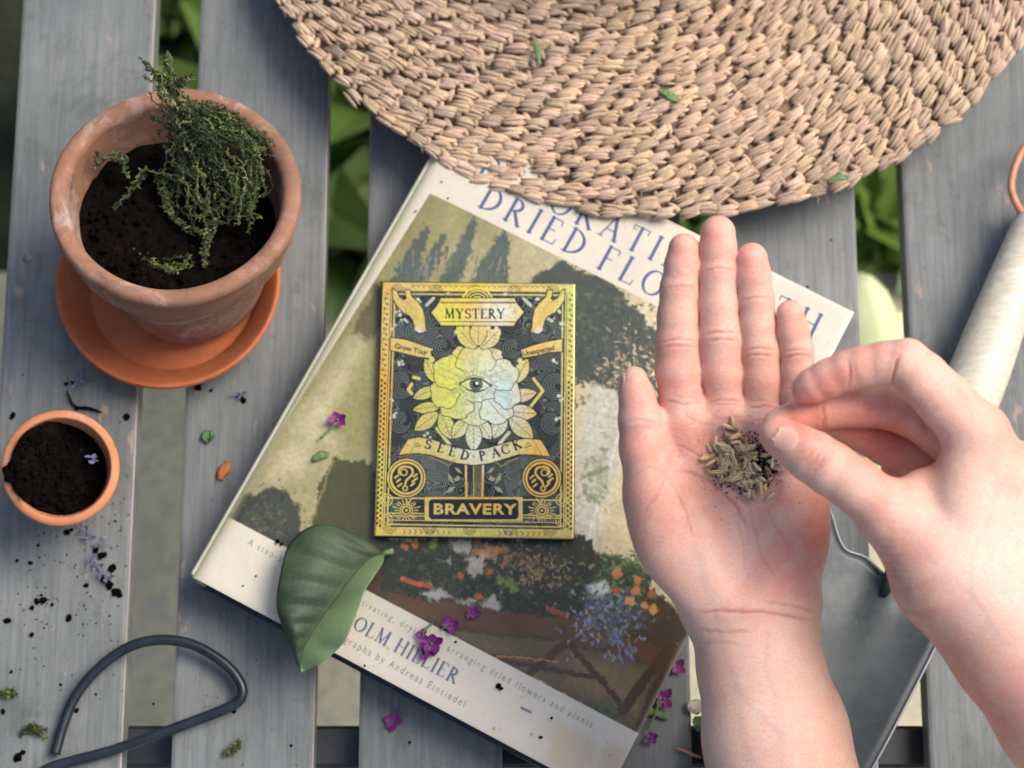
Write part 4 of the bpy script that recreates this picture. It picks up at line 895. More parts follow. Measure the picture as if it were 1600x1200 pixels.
# centre column
for (x0, x1) in ((733, 737), (752, 755)):
    pass
F_fill(Bc(735, 440, 750, 440, 755, 690, 738, 690)); F_fill(Bc(797, 440, 803, 440, 803, 690, 797, 690)); F_fill(Bc(862, 440, 878, 440, 872, 690, 856, 690))
for q in range(14): cv.line(Bc(806, 470+q*17, 855, 450+q*17), 1.1, (150, 150, 100), .9, .6)
for s_ in (1, -1):
    m_ = (lambda p: p) if s_ == 1 else (lambda p: [(2*741.5-x, y) for x, y in p])
    for lf in ((610, 510, 640, 540, 660, 600, 615, 560), (595, 660, 620, 620, 665, 610, 640, 650), (660, 470, 690, 480, 720, 520, 680, 505), (650, 560, 690, 530, 705, 560, 675, 575)):
        cv.fill(m_(Bc(*lf)), (150, 152, 118), .9, .6); 
# stem leaves beneath the bloom, ribbons and stalks
def leafshape(c, L, w_, an, n=14):
    out = []
    for i in range(n*2):
        t = i/n if i < n else 2-i/n; s_ = 1 if i < n else -1; wd = math.sin(math.pi*t)**.8*w_/2
        out.append((c[0]+math.cos(an)*t*L-math.sin(an)*s_*wd, c[1]+math.sin(an)*t*L+math.cos(an)*s_*wd))
    return out
def foil_leaf(c, L, w_, an):
    cv.fill(leafshape((c[0]-math.cos(an)*1.2, c[1]-math.sin(an)*1.2), L+2.6, w_+2.6, an), INKD, 1, 0); F_fill(leafshape(c, L, w_, an))
    cv.line([c, (c[0]+math.cos(an)*L*.92, c[1]+math.sin(an)*L*.92)], .9, (60, 66, 40), .8, .3)
    for q in range(1, 7):
        t = q/7.5; x, y = c[0]+math.cos(an)*t*L, c[1]+math.sin(an)*t*L; wd = math.sin(math.pi*min(t+.14, 1))**.8*w_/2
        for s_ in (1, -1): cv.line([(x, y), (x+math.cos(an)*L*.13-math.sin(an)*s_*wd*.85, y+math.sin(an)*L*.13+math.cos(an)*s_*wd*.85)], .6, (70, 76, 46), .55, .4)
    
for (a_, b__) in (((530, 185), (620, 300)), ((1060, 215), (990, 300))): F_line(Bc(*a_, *b__), 5)
foil_leaf(Tc(540, 800)[0], 44, 20, R(180+62)); foil_leaf(Tc(1100, 800)[0], 44, 22, R(-62)); F_line(Tc(1240, 760, 1310, 850, 1200, 990), 4.5); F_line(Tc(400, 760, 360, 750), 5); F_line(Tc(345, 800, 320, 840, 345, 870), 5)
foil_leaf(Tc(530, 830)[0], 40, 18, R(157)); foil_leaf(Tc(1060, 905)[0], 44, 20, R(-12)); foil_leaf(Tc(560, 960)[0], 44, 17, R(172)); foil_leaf(Tc(540, 1010)[0], 46, 22, R(143)); foil_leaf(Tc(1040, 1000)[0], 48, 24, R(5)); foil_leaf(Tc(1060, 1040)[0], 50, 26, R(42))
foil_leaf(Bc(560, 60)[0], 46, 24, R(70)); foil_leaf(Bc(1030, 60)[0], 46, 24, R(112)); foil_leaf(Bc(760, 110)[0], 40, 22, R(128)); foil_leaf(Bc(820, 110)[0], 40, 22, R(55)); foil_leaf(Bc(800, 130)[0], 48, 25, R(90))
# bloom
bc = Tc(815, 800)[0]
pet = [(0, -36, 30, 22), (-42, -18, 24, 26), (40, -14, 26, 24), (-48, 14, 22, 24), (50, 16, 20, 22), (-30, 36, 26, 18), (32, 42, 26, 20), (0, 46, 28, 18), (-20, -44, 18, 14), (24, -44, 18, 12), (-8, 36, 24, 16)]
F_disk((bc[0], bc[1]+6), 52)
for (dx, dy, rx, ry) in pet[::-1]:
    npt = 30; pts = []
    for i in range(npt):
        an = 2*math.pi*i/npt; wv = 1+.07*math.sin(an*5+dx)+.04*math.sin(an*9+dy); pts.append((bc[0]+dx+rx*wv*math.cos(an), bc[1]+dy+ry*wv*math.sin(an)))
    cv.line(pts+[pts[0]], 2.6, (52, 58, 44), 1, 0); F_fill(pts)
    for q in range(9):
        an = math.atan2(dy, dx)+random.uniform(-.9, .9); L = random.uniform(.4, .85); sx_, sy_ = bc[0]+dx*.45, bc[1]+dy*.45
        cv.line([(sx_+math.cos(an)*8, sy_+math.sin(an)*8), (bc[0]+dx+rx*L*math.cos(an), bc[1]+dy+ry*L*math.sin(an))], .6, (120, 124, 90), .5, .7)
F_fill([(bc[0]+30*math.cos(a_*.2), bc[1]+26*math.sin(a_*.2)) for a_ in range(32)])
for q in range(46):
    an = 2*math.pi*q/46; r0, r1_ = 21+2*math.sin(q*3.), 27+3.5*math.sin(q*1.7); cv.line([(bc[0]+r0*1.12*math.cos(an), bc[1]+r0*.8*math.sin(an)), (bc[0]+r1_*1.12*math.cos(an), bc[1]+r1_*.85*math.sin(an))], .9, (60, 64, 48), .85, .2)
eye = Tc(695, 800, 740, 772, 800, 755, 860, 765, 905, 795, 930, 810, 880, 840, 820, 855, 760, 840)
cv.line(eye+[eye[0]], 1.2, (40, 46, 38), 1, 0); cv.line(Tc(695, 800, 740, 772, 800, 755, 860, 765, 905, 795, 930, 812), 2.4, INKD, 1, 0); cv.line(Tc(745, 840, 815, 862, 880, 845), 1.4, INKD, 1, 0)
cv.line(Tc(730, 760, 800, 735, 880, 755), 1.2, (50, 56, 44), .9, .1)
e_ = Tc(818, 802)[0]; cv.disk(e_, 10, (90, 96, 80), 1, .3); cv.ring(e_, 9.4, 1.4, INKD, 1, 0); cv.disk(e_, 5.6, INKD, 1, 0); cv.disk((e_[0]+1.5, e_[1]-1.5), 2.4, (226, 230, 214), 1, .4)
# top cluster below the plaque
foil_leaf(Tc(820, 540)[0], 46, 24, R(-132)); foil_leaf(Tc(850, 540)[0], 44, 24, R(-45)); foil_leaf(Tc(835, 520)[0], 40, 26, R(-90)); F_line(Tc(705, 380, 670, 420), 5); F_line(Tc(965, 380, 990, 425), 5)
F_disk(Tc(750, 390)[0], 4.5); F_disk(Tc(905, 388)[0], 4.5)
# plaque
F_ring(Tc(828, 205)[0], 24, 3); cv.disk(Tc(828, 205)[0], 21, INKD, 1, 0)
for r_ in (19, 14.5, 10, 5): F_ring(Tc(828, 205)[0], r_, 2.2, 1, 180, 360)
cv.fill(Tc(470, 275, 535, 195, 560, 165, 1105, 165, 1130, 200, 1190, 275, 1120, 350, 1100, 375, 560, 375, 530, 345), INKD, 1, 0)
F_fill(Tc(490, 275, 545, 205, 560, 170, 1100, 170, 1118, 210, 1170, 272, 1115, 335, 1095, 372, 560, 368, 545, 345))
cv.line(Tc(560, 204, 1105, 204), 1.3, INKD, .9, 0); cv.line(Tc(560, 341, 1105, 343), 1.3, INKD, .9, 0); cv.line(Tc(545, 195, 1118, 197), .8, INKD, .7, 0)
cv.serif('MYSTERY', Tc(590, 315)[0], (1, .004), 14.5, INKD, .19, .19, .075, foil=0, wd=1.06)
# hands at the top corners
hnd = Tc(205, 100, 235, 120, 255, 165, 290, 185, 310, 170, 295, 120, 305, 105, 330, 110, 345, 160, 390, 200, 425, 250, 440, 320, 445, 385, 455, 418, 420, 400, 365, 375, 355, 330, 330, 295, 280, 270, 240, 225, 210, 180)
for s_ in (1, -1):
    p_ = hnd if s_ == 1 else [(2*748-x, y+.8) for x, y in hnd]
    cv.line(p_+[p_[0]], 3, INKD, 1, 0); F_fill(p_)
    m_ = (lambda p: p) if s_ == 1 else (lambda p: [(2*748-x, y+.8) for x, y in p])
    for q in range(7): cv.line(m_(Tc(225+q*16, 140+q*9, 262+q*20, 190+q*14, 300+q*18, 260+q*16)), .6, (150, 110, 40), .5, .8)
    cv.fill(m_(Tc(365, 380, 400, 380, 440, 415, 400, 425, 370, 405)), (190, 186, 170), .95, .6)
    cv.line(m_(Tc(455, 220, 505, 170)), 5, (176, 178, 160), .9, .6)
# side ribbons with script
for poly, base_, d_, txt in ((Tc(190, 460, 300, 475, 400, 510, 505, 545, 480, 560, 495, 610, 400, 600, 300, 575, 190, 550), Tc(215, 535)[0], (1, .22), 'Grow Your'), (Tc(1450, 470, 1340, 490, 1230, 520, 1150, 550, 1165, 605, 1260, 590, 1350, 565, 1450, 560), Tc(1165, 596)[0], (1, -.20), 'Unexpected')):
    cv.line(poly+[poly[0]], 2.4, INKD, 1, 0); F_fill(poly)
    cv.sans(txt, base_, d_, 8.2, INKD, .95, .02, .95, 0, sx=1.0 if txt[0] == 'G' else .92)
F_disk(Tc(492, 620)[0], 4.5); F_disk(Tc(1140, 628)[0], 4)
# seed pack ribbon
rib = Bc(320, 265, 400, 252, 500, 270, 600, 305, 700, 335, 800, 348, 900, 335, 1000, 305, 1100, 275, 1180, 262, 1290, 270, 1330, 330, 1362, 392, 1250, 378, 1130, 375, 1020, 410, 920, 440, 800, 455, 680, 440, 580, 410, 480, 378, 380, 366, 250, 378, 280, 330)
cv.line(rib+[rib[0]], 3.2, INKD, 1, 0); F_fill(rib)
cv.line(Bc(380, 255, 335, 370), 1, (120, 90, 30), .8, .3); cv.line(Bc(1240, 268, 1300, 380), 1, (120, 90, 30), .8, .3)
for txt, pts in (('SEED', (440, 328, 530, 352, 615, 380, 700, 405)), ('PACK', (850, 420, 940, 402, 1020, 380, 1105, 345))):
    for i, ch in enumerate(txt):
        x, y = pts[2*i], pts[2*i+1]; nx_ = pts[2*i+2] if i < 3 else 2*pts[2*i]-pts[2*i-2]; ny_ = pts[2*i+3] if i < 3 else 2*pts[2*i+1]-pts[2*i-1]
        cv.serif(ch, Bc(x, y)[0], ((nx_-x)/10, (ny_-y)/10), 13.5, INKD, .2, .22, .09, foil=0, wd=1.15)
cv.fill(Bc(800, 378, 812, 393, 800, 408, 788, 393), (90, 90, 70), 1, .2); cv.fill(Bc(800, 386, 806, 393, 800, 400, 794, 393), (210, 210, 190), 1, .6)
for (x, y) in ((385, 300), (400, 315), (378, 320), (1200, 300), (1215, 315), (1190, 325)): cv.line(Bc(x-8, y, x+8, y-6), 2, (96, 80, 40), .9, .2)
cv.line(Bc(650, 425, 620, 460, 560, 430, 480, 395), 2, (140, 130, 80), .8, .6); cv.line(Bc(960, 425, 1000, 465, 1060, 430, 1130, 400), 2, (140, 130, 80), .8, .6)
b = NB('foil_print'); at = b.n('ShaderNodeAttribute', attribute_name='print'); fa = b.n('ShaderNodeAttribute', attribute_name='foil'); v = b.coord()
mm = b.n('ShaderNodeMath', operation='MULTIPLY'); b.l(fa.outputs['Fac'], mm.inputs[0]); mm.inputs[1].default_value = .55
M_foil = b.set(at.outputs['Color'], b.ramp(fa.outputs['Fac'], [(0, (.55,)*3), (1, (.36,)*3)]), b.bump(fa.outputs['Fac'], .15, .0001), None, Specular_IOR_Level=.28); b.l(mm.outputs[0], b.b.inputs['Metallic'])
keep(cv.mesh('printed_face', M_foil, None, lambda U, V__: -.0006*(1-np.clip(np.minimum(np.minimum(U, 1-U)*CW, np.minimum(V__, 1-V__)*CH)/.0008, 0, 1))), packet)
b = NB('black_card'); v = b.coord(); M_card = b.set(b.ramp(b.noise(v, 90, 4, .6), [(.3, (.012, .015, .017)), (.7, (.03, .034, .036))]), .5)
bm = bmesh.new(); box_bm(bm, -CW/2+.0001, CW/2-.0001, -CH/2+.0001, CH/2-.0001, ZB+.0012, zc-.0007, .0004, 2)
bm.transform(Matrix(((cx_.x, -cy_.x, 0, cm_.x), (cx_.y, -cy_.y, 0, cm_.y), (0, 0, 1, 0), (0, 0, 0, 1)))); keep(bm_obj('packet_body', bm, M_card), packet)
# ------------------------------------------------------------------ straw hat
b = NB('braided_seagrass'); at = b.n('ShaderNodeAttribute', attribute_name='tint'); v = b.coord()
c = b.mix(b.ramp(b.noise(v, 700, 5, .75, 1.0), [(.45, (0, 0, 0)), (.72, (.5, .5, .5))]), at.outputs['Color'], (.27, .17, .095))
c = b.mix(b.ramp(b.noise(v, 330, 3, .6), [(.55, (0, 0, 0)), (.75, (.5, .5, .5))]), c, (.62, .47, .33))
M_straw = b.set(c, .72, b.bump(b.noise(v, 900, 5, .7, 1.2), .55, .0007))
b = NB('straw_underlay'); M_under = b.set((.20, .13, .08), .9)
hz = .036; hc = P(1031, -288, hz); RX = (P(1675, -288, hz)-hc).length; RY = (hc-P(1031, 356, hz)).length; HR = (RX+RY)/2*1.015; print('hat', RX, RY)
hat = tag(empty('straw_hat', (hc.x, hc.y, 0)), 'wide brimmed straw hat of braided seagrass resting over the top of the book', 'hat')
def brim_z(x, y):
    r_ = math.hypot(x, y)/HR; a = math.atan2(y, x)
    return .034+.003*math.sin(a*3+1)+.0022*math.sin(a*7)*r_+.012*max(0, .6-r_)-.002*max(0, r_-.85)/.15+.004*math.exp(-((a+1.3)/.5)**2)*r_
def ellipsoids(items, nu=7, nv=5):
    """items: centre, axes matrix (3x3, scaled), colour"""
    ring = []; base = [(0, 0, 1)]
    for j in range(1, nv):
        for i in range(nu): t = math.pi*j/nv; p = 2*math.pi*i/nu; base.append((math.sin(t)*math.cos(p), math.sin(t)*math.sin(p), math.cos(t)))
    base.append((0, 0, -1)); base = np.array(base); F = []
    for i in range(nu):
        F.append((0, 1+i, 1+(i+1) % nu, 1+(i+1) % nu)); e = 1+(nv-2)*nu; F.append((e+i, len(base)-1, len(base)-1, e+(i+1) % nu))
        for j in range(nv-2): F.append((1+j*nu+i, 1+(j+1)*nu+i, 1+(j+1)*nu+(i+1) % nu, 1+j*nu+(i+1) % nu))
    V = []; FF = []; C = []
    for c, M, col in items:
        o = len(V)*len(base); V.append(base@np.array(M)+np.array(c)); FF += [tuple(dict.fromkeys(o+k for k in f)) for f in F]; C.append(np.tile(col, (len(base), 1)))
    return np.concatenate(V), FF, np.concatenate(C)
def stitched(name, items, mat):
    V, F, C = ellipsoids(items); me = bpy.data.meshes.new(name); me.from_pydata(V.tolist(), [], F); set_col(me, 'tint', C); return mesh_obj(name, me, mat)
items = []; row = .0076; nrow = int((HR-.105)/row)
for i in range(nrow+1):
    r_ = HR-.005-i*row; n = int(2*math.pi*r_/.0105)
    for k in range(n):
        a = 2*math.pi*(k+.5*(i % 2)+random.uniform(-.2, .2))/n+i*.013; rr = r_+random.gauss(0, .0008)
        x, y = rr*math.cos(a), rr*math.sin(a); z = brim_z(x, y)
        tl = random.gauss(.30 if i else .08, .10); g_ = random.gauss(1, .13); col = np.array((.57, .41, .28))*g_*np.array((1, random.uniform(.96, 1.02), random.uniform(.9, 1.04)))
        L = random.uniform(.0062, .0076)
        for q in range(5):
            al = a+tl+random.gauss(0, .09); t = np.array((-math.sin(al), math.cos(al), random.uniform(.08, .30))); t /= np.linalg.norm(t); rd = np.array((math.cos(al), math.sin(al), 0)); up = np.cross(t, rd); up /= np.linalg.norm(up)*(1 if up[2] > 0 else -1)
            of = (q-2)*.00115+random.gauss(0, .0003); hh = (.0012, .0009, .0002)[abs(q-2)]+random.gauss(0, .0002)
            c_ = (x+math.cos(a)*of+random.gauss(0, .0004), y+math.sin(a)*of, z+hh+random.gauss(0, .0003))
            items.append((c_, np.array((t*L*random.uniform(.85, 1.08), rd*random.uniform(.0009, .0016), up*random.uniform(.0018, .0026))), np.clip(col*random.uniform(.75, 1.12), 0, 1)))
        a2 = a+.5*2*math.pi/n; x2, y2 = (rr-row*.5)*math.cos(a2), (rr-row*.5)*math.sin(a2); ph_ = random.gauss(-.8, .3); t2 = np.array((-math.sin(a2+ph_), math.cos(a2+ph_), 0)); r2 = np.array((math.cos(a2+ph_), math.sin(a2+ph_), 0))
        items.append(((x2, y2, z-.0008), np.array((t2*.0048, r2*.0020, np.array((0, 0, .0024)))), np.clip(col*random.uniform(.7, .95), 0, 1)))
brim = stitched('brim', items, M_straw); brim.location = (hc.x, hc.y, 0); keep(brim, hat)
V = []; F = []; n = 160; rr_ = [.09, .14, .19, HR-.006]
for s_ in (0, 1):
    for r_ in rr_:
        for k in range(n): x, y = r_*math.cos(2*math.pi*k/n), r_*math.sin(2*math.pi*k/n); V.append((x, y, brim_z(x, y)-.0022-.0015*s_))
for s_ in (0, 1):
    for i in range(3):
        for k in range(n): o = s_*4*n; F.append((o+i*n+k, o+(i+1)*n+k, o+(i+1)*n+(k+1) % n, o+i*n+(k+1) % n)[::1 if s_ == 0 else -1])
for k in range(n): F.append((3*n+k, 7*n+k, 7*n+(k+1) % n, 3*n+(k+1) % n)); F.append((k, (k+1) % n, 4*n+(k+1) % n, 4*n+k))
u_ = from_data('brim_lining', V, F, M_under); u_.location = (hc.x, hc.y, 0); keep(u_, hat)
items = []
for i in range(22):
    if i < 10: r_, z = .103-i*.0012, .044+i*.0078
    else: r_, z = .088-(i-10)*.0078, .1185+.002*math.sin((i-9)*.3)
    n = max(6, int(2*math.pi*r_/.0118))
    for k in range(n):
        a = 2*math.pi*(k+.5*(i % 2)+random.uniform(-.1, .1))/n; t = np.array((-math.sin(a), math.cos(a), .2 if i < 10 else 0)); t /= np.linalg.norm(t)
        rd = np.array((0, 0, 1.)) if i < 10 else np.array((math.cos(a), math.sin(a), 0)); up = np.cross(t, rd); col = np.array((.50, .33, .19))*random.gauss(1, .1)
        for q in range(4):
            of = (q-1.5)*.0019; c_ = np.array((r_*math.cos(a), r_*math.sin(a), z))+rd*of+np.array([random.gauss(0, .0003) for _ in range(3)]); items.append((tuple(c_), np.array((t*.0074, rd*.0014, up*.0028)), np.clip(col*random.uniform(.75, 1.12), 0, 1)))
V, F = lathe([(.0001, .114), (.08, .113), (.092, .108), (.1, .04)], 80); u_ = from_data('crown_lining', V, F, M_under); u_.location = (hc.x, hc.y, 0); keep(u_, hat)
cr_ = stitched('crown', items, M_straw); cr_.location = (hc.x, hc.y, 0); keep(cr_, hat)
# loose fibres at the brim
V = []; F = []
for _ in range(260):
    a = random.uniform(-2.9, -.2); r0 = random.uniform(.12, HR+.001); x, y = r0*math.cos(a), r0*math.sin(a); z = brim_z(x, y)+.004; p = Vector((x, y, z)); d = Vector((random.gauss(0, 1), random.gauss(0, 1), random.uniform(0, .5))).normalized()
    pts = [p+d*t*.002+Vector((random.gauss(0, .0004), random.gauss(0, .0004), .0004*t)) for t in range(5)]; v_, f_ = tube(pts, .00018, 4); o = len(V); V += v_; F += [tuple(o+q for q in f) for f in f_]
fb = from_data('loose_fibres', V, F, M_under); set_col(fb.data, 'tint', np.tile((.5, .36, .22), (len(V), 1))); fb.data.materials[0] = M_straw; fb.location = (hc.x, hc.y, 0); keep(fb, hat)['kind'] = 'stuff'

# ------------------------------------------------------------------ terracotta
def terracotta(name, c0, c1, white, dirt):
    b = NB(name); v = b.coord(); c = b.ramp(b.noise(v, 24, 6, .65, .6), [(.3, c0), (.7, c1)])
    c = b.mix(b.ramp(b.noise(v, 33, 7, .72, 1.2), [(.5, (0, 0, 0)), (.72, (white,)*3)]), c, (.60, .48, .43))
    c = b.mix(b.ramp(b.noise(v, 70, 5, .7), [(.55, (0, 0, 0)), (.75, (dirt,)*3)]), c, (.09, .06, .035))
    return b.set(c, .78, b.bump(b.noise(v, 300, 6, .7), .35, .0007))
M_tc1 = terracotta('aged_terracotta', (.19, .088, .048), (.33, .155, .09), .6, .85)
M_tc2 = terracotta('fresh_terracotta', (.40, .10, .030), (.50, .15, .050), .12, .5)
M_tc3 = terracotta('new_terracotta', (.46, .165, .065), (.58, .235, .10), .25, .5)
b = NB('potting_soil'); v = b.coord()
M_soil = b.set(b.ramp(b.noise(v, 160, 8, .75), [(.38, (.0018, .0013, .001)), (.6, (.007, .0045, .0035)), (.78, (.045, .028, .020))]), 1.0, b.bump(b.noise(v, 300, 8, .75), 1.0, .002), Specular_IOR_Level=.08)
def soil_disc(name, rad, fn, n=46, crumbs=150, cs=.0022):
    V = []; F = []; 
    for j in range(n+1):
        for k in range(72):
            r_ = rad*j/n; a = 2*math.pi*k/72; x, y = r_*math.cos(a), r_*math.sin(a); V.append([x, y, 0])
    V = np.array(V); nz = vnoise3(V+3, 180, 1)*.5+vnoise3(V+3, 420, 2)*.3+vnoise3(V+3, 900, 3)*.2; V[:, 2] = [fn(x, y) for x, y in V[:, :2]]; V[:, 2] += (nz-.5)*.008
    F = [(j*72+k, (j+1)*72+k, (j+1)*72+(k+1) % 72, j*72+(k+1) % 72) for j in range(n) for k in range(72)]; V = V.tolist()
    for _ in range(crumbs):
        a = random.uniform(0, 6.28); r_ = rad*math.sqrt(random.random())*.97; x, y = r_*math.cos(a), r_*math.sin(a); s_ = cs*random.uniform(.3, 1.3); z = fn(x, y)+s_*.4
        o = len(V); q = [Vector(p)*random.uniform(.6, 1.2)*s_ for p in ((1, 0, 0), (-1, 0, 0), (0, 1, 0), (0, -1, 0), (0, 0, 1), (0, 0, -1))]; e = Euler([random.uniform(0, 3) for _ in range(3)]).to_matrix()
        V += [tuple(e@p+Vector((x, y, z))) for p in q]; F += [(o+i, o+j, o+k) for i, j, k in ((0, 2, 4), (2, 1, 4), (1, 3, 4), (3, 0, 4), (2, 0, 5), (1, 2, 5), (3, 1, 5), (0, 3, 5))]
    return from_data(name, V, F, M_soil)
def rnd(pts, k=5): return [(p.x, p.y) for p in catmull([(a, b_, 0) for a, b_ in pts], k)]
# saucer
sp_ = P(262, 437, .022); sauc = lathe(rnd([(.0001, .0012), (.030, .001), (.044, .0012), (.047, .004), (.0575, .0195), (.0605, .0225), (.0615, .0215), (.0612, .018), (.0540, .004), (.049, 0), (.030, 0), (.0001, 0)], 4), 112)
so_ = from_data('pot_saucer', sauc[0], sauc[1], M_tc2); so_.location = (sp_.x, sp_.y, .0004); so_.scale = (1, 1, 1); tag(so_, 'round orange terracotta saucer under the large mossy flower pot', 'saucer')
# big pot, leaning back in its saucer
tilt = Euler((R(-11), R(2.5), 0)).to_matrix(); rimc = P(273, 301, .100); hgt = .104; Bc_ = rimc-tilt@Vector((0, 0, hgt*.9)); print('pot base', Bc_)
prof = rnd([(.0001, .0), (.030, 0), (.0385, 0), (.040, .002), (.046, .030), (.0535, .066), (.0550, .0705), (.0600, .0735), (.0612, .078), (.0640, .095), (.0650, .1005), (.0632, .1040), (.0585, .1042), (.0553, .1010), (.0545, .094), (.0505, .066), (.044, .035), (.036, .012), (.030, .009), (.0001, .008)], 4)
pv, pf = lathe(prof, 128); pv = [(x*(1+.004*math.sin(3*math.atan2(y, x)+1)), y*(1+.004*math.sin(2*math.atan2(y, x))), z+.0006*math.sin(5*math.atan2(y, x))) for x, y, z in pv]
pot = from_data('flower_pot', pv, pf, M_tc1); pot.location = Bc_; pot.scale = (1, 1, .9); pot.rotation_euler = tilt.to_euler(); tag(pot, 'large weathered terracotta flower pot with moss spilling over its rim, leaning in a saucer', 'flower pot')
pm = Matrix.Translation(Bc_)@tilt.to_4x4()@Matrix.Diagonal((1, 1, .9, 1))
def fn1(x, y): return .069+.010*math.exp(-((x+.02)**2+(y+.01)**2)/.0006)-.006*(x/.05)
s1 = soil_disc('soil', .0518, fn1, crumbs=320); s1.matrix_world = pm; tag(s1, 'dark crumbly soil filling the large mossy pot', 'soil', None, 'stuff')
# small pot
tilt2 = Euler((R(7), R(6), 0)).to_matrix(); rim2 = P(96, 733, .052); B2 = rim2-tilt2@Vector((0, 0, .054)); B2.z = max(B2.z, .002)
pr2 = rnd([(.0001, 0), (.015, 0), (.0185, .0006), (.0245, .036), (.0258, .0385), (.0288, .0405), (.0303, .0500), (.0300, .0532), (.0275, .0545), (.0257, .0530), (.0238, .040), (.0185, .010), (.015, .006), (.0001, .006)], 4)
v2, f2 = lathe(pr2, 96); p2 = from_data('flower_pot', v2, f2, M_tc3); p2.location = B2; p2.rotation_euler = tilt2.to_euler(); tag(p2, 'small bright terracotta pot filled with crumbly brown soil at the left edge', 'flower pot')
def fn2(x, y): return .041+.019*min(1, max(0, (-x*.95+.25*y-.002)/.018))-.010*max(0, x)/.024
s2 = soil_disc('soil', .0248, fn2, 34, 260, .0016); s2.matrix_world = Matrix.Translation(B2)@tilt2.to_4x4(); tag(s2, 'dark brown soil heaped inside the small terracotta pot', 'soil', None, 'stuff')

# ------------------------------------------------------------------ moss
b = NB('moss'); at = b.n('ShaderNodeAttribute', attribute_name='tint'); M_moss = b.set(at.outputs['Color'], .65, None, None)
def moss(name, paths, label, leaf=.0021, dens=1.35, loose=.0028, bright=1.0):
    V = []; F = []; C = []
    for (pts, n, w_) in paths:
        for s_ in range(int(n*1.55)):
            q = [p+Vector((random.gauss(0, w_), random.gauss(0, w_), random.gauss(0, w_*.6))) for p in pts]
            k0 = random.random()*.6 if len(q) > 2 else 0
            cur = catmull(q, 10); i0 = int(len(cur)*k0); i1 = int(min(len(cur), i0+len(cur)*random.uniform(.4, 1))); cur = cur[i0:i1]
            if len(cur) < 4: continue
            c0 = np.array(random.choice([(.07, .10, .020), (.045, .065, .014), (.14, .18, .04), (.03, .042, .012), (.17, .175, .075), (.05, .075, .018)]))*bright*random.uniform(.7, 1.2)
            cur = [c+Vector((random.gauss(0, .0007), random.gauss(0, .0007), random.gauss(0, .0007))) for c in cur]
            v_, f_ = tube(cur, .00032, 4); o = len(V); V += v_; F += [tuple(o+x for x in f) for f in f_]; C += [c0*.8]*len(v_)
            L_ = sum((b_-a).length for a, b_ in zip(cur[:-1], cur[1:])); m = int(L_/.0007*dens)
            for _ in range(m):
                t = random.random()*(len(cur)-1.001); i = int(t); p = cur[i].lerp(cur[i+1], t-i); d = (cur[i+1]-cur[i]).normalized()
                sd_ = Vector((random.gauss(0, 1), random.gauss(0, 1), random.gauss(.2, 1))).normalized(); dd = (d*.7+sd_).normalized(); sz = leaf*random.uniform(.5, 1.2); sw_ = dd.cross(Vector((random.gauss(0, 1), random.gauss(0, 1), random.gauss(0, 1)))).normalized()*sz*.2
                o = len(V); V += [p, p+dd*sz*.45+sw_, p+dd*sz, p+dd*sz*.45-sw_]; F.append((o, o+1, o+2, o+3)); C += [c0*random.uniform(.7, 1.35)]*4
    o = from_data(name, V, F, M_moss, None, False); set_col(o.data, 'tint', np.clip(np.array(C), 0, 1)); return tag(o, label, 'moss', None, 'stuff')
def pp(*a): return [P(a[i], a[i+1], a[i+2]) for i in range(0, len(a), 3)]
moss('moss', [
    (pp(218, 88, .128, 240, 112, .126, 262, 130, .122, 280, 150, .118), 8, .0014), (pp(258, 78, .13, 262, 105, .127, 268, 135, .121), 8, .0014), (pp(300, 120, .128, 275, 128, .124, 262, 145, .118), 9, .0016),
    (pp(255, 125, .124, 285, 160, .116, 315, 195, .108, 350, 220, .102), 24, .0044), (pp(240, 145, .118, 262, 190, .108, 290, 200, .1, 275, 235, .094), 10, .0036), (pp(285, 160, .116, 330, 180, .110, 370, 200, .106, 408, 228, .102), 22, .0040),
    (pp(290, 190, .104, 330, 235, .096, 355, 280, .09, 378, 335, .084), 18, .0052), (pp(345, 200, .106, 380, 240, .098, 392, 290, .092, 372, 340, .084), 16, .0044), (pp(270, 190, .104, 290, 240, .094, 315, 300, .086, 325, 345, .082), 12, .0058),
    (pp(380, 215, .1, 340, 230, .1, 310, 215, .1, 320, 190, .106, 360, 200, .106), 14, .0050), (pp(330, 250, .092, 300, 270, .086, 262, 262, .084), 7, .0036), (pp(255, 290, .082, 268, 330, .08, 290, 352, .08, 325, 365, .08), 4, .0008), (pp(350, 310, .084, 332, 350, .082, 322, 385, .08, 320, 415, .079), 5, .0010),
    (pp(200, 392, .08, 235, 408, .08, 268, 415, .079, 300, 398, .079), 7, .0022), (pp(152, 250, .09, 182, 243, .088, 200, 262, .086), 6, .0016), (pp(180, 325, .082, 205, 295, .084, 228, 270, .086), 4, .0014), (pp(222, 415, .079, 240, 440, .078, 250, 458, .077), 3, .0010), (pp(150, 240, .094, 152, 262, .09), 3, .001), (pp(240, 330, .08, 262, 310, .082, 252, 285, .082), 2, .002)], 'tangled olive green moss hanging over the back rim of the large pot')
for k, (pts, lab) in enumerate(((pp(-6, 1090, .002, 8, 1082, .003, 22, 1086, .002), 'small tuft of green moss on the slat at the left picture edge'), (pp(30, 1150, .002, 48, 1140, .003, 66, 1148, .002), 'small moss tuft on the leftmost slat left of the wire end'), (pp(350, 1180, .002, 362, 1172, .003, 374, 1160, .002), 'small moss sprig on the slat below the black wire loop'))):
    moss('moss_tuft', [(pts, 7, .0012)], lab, bright=1.1)

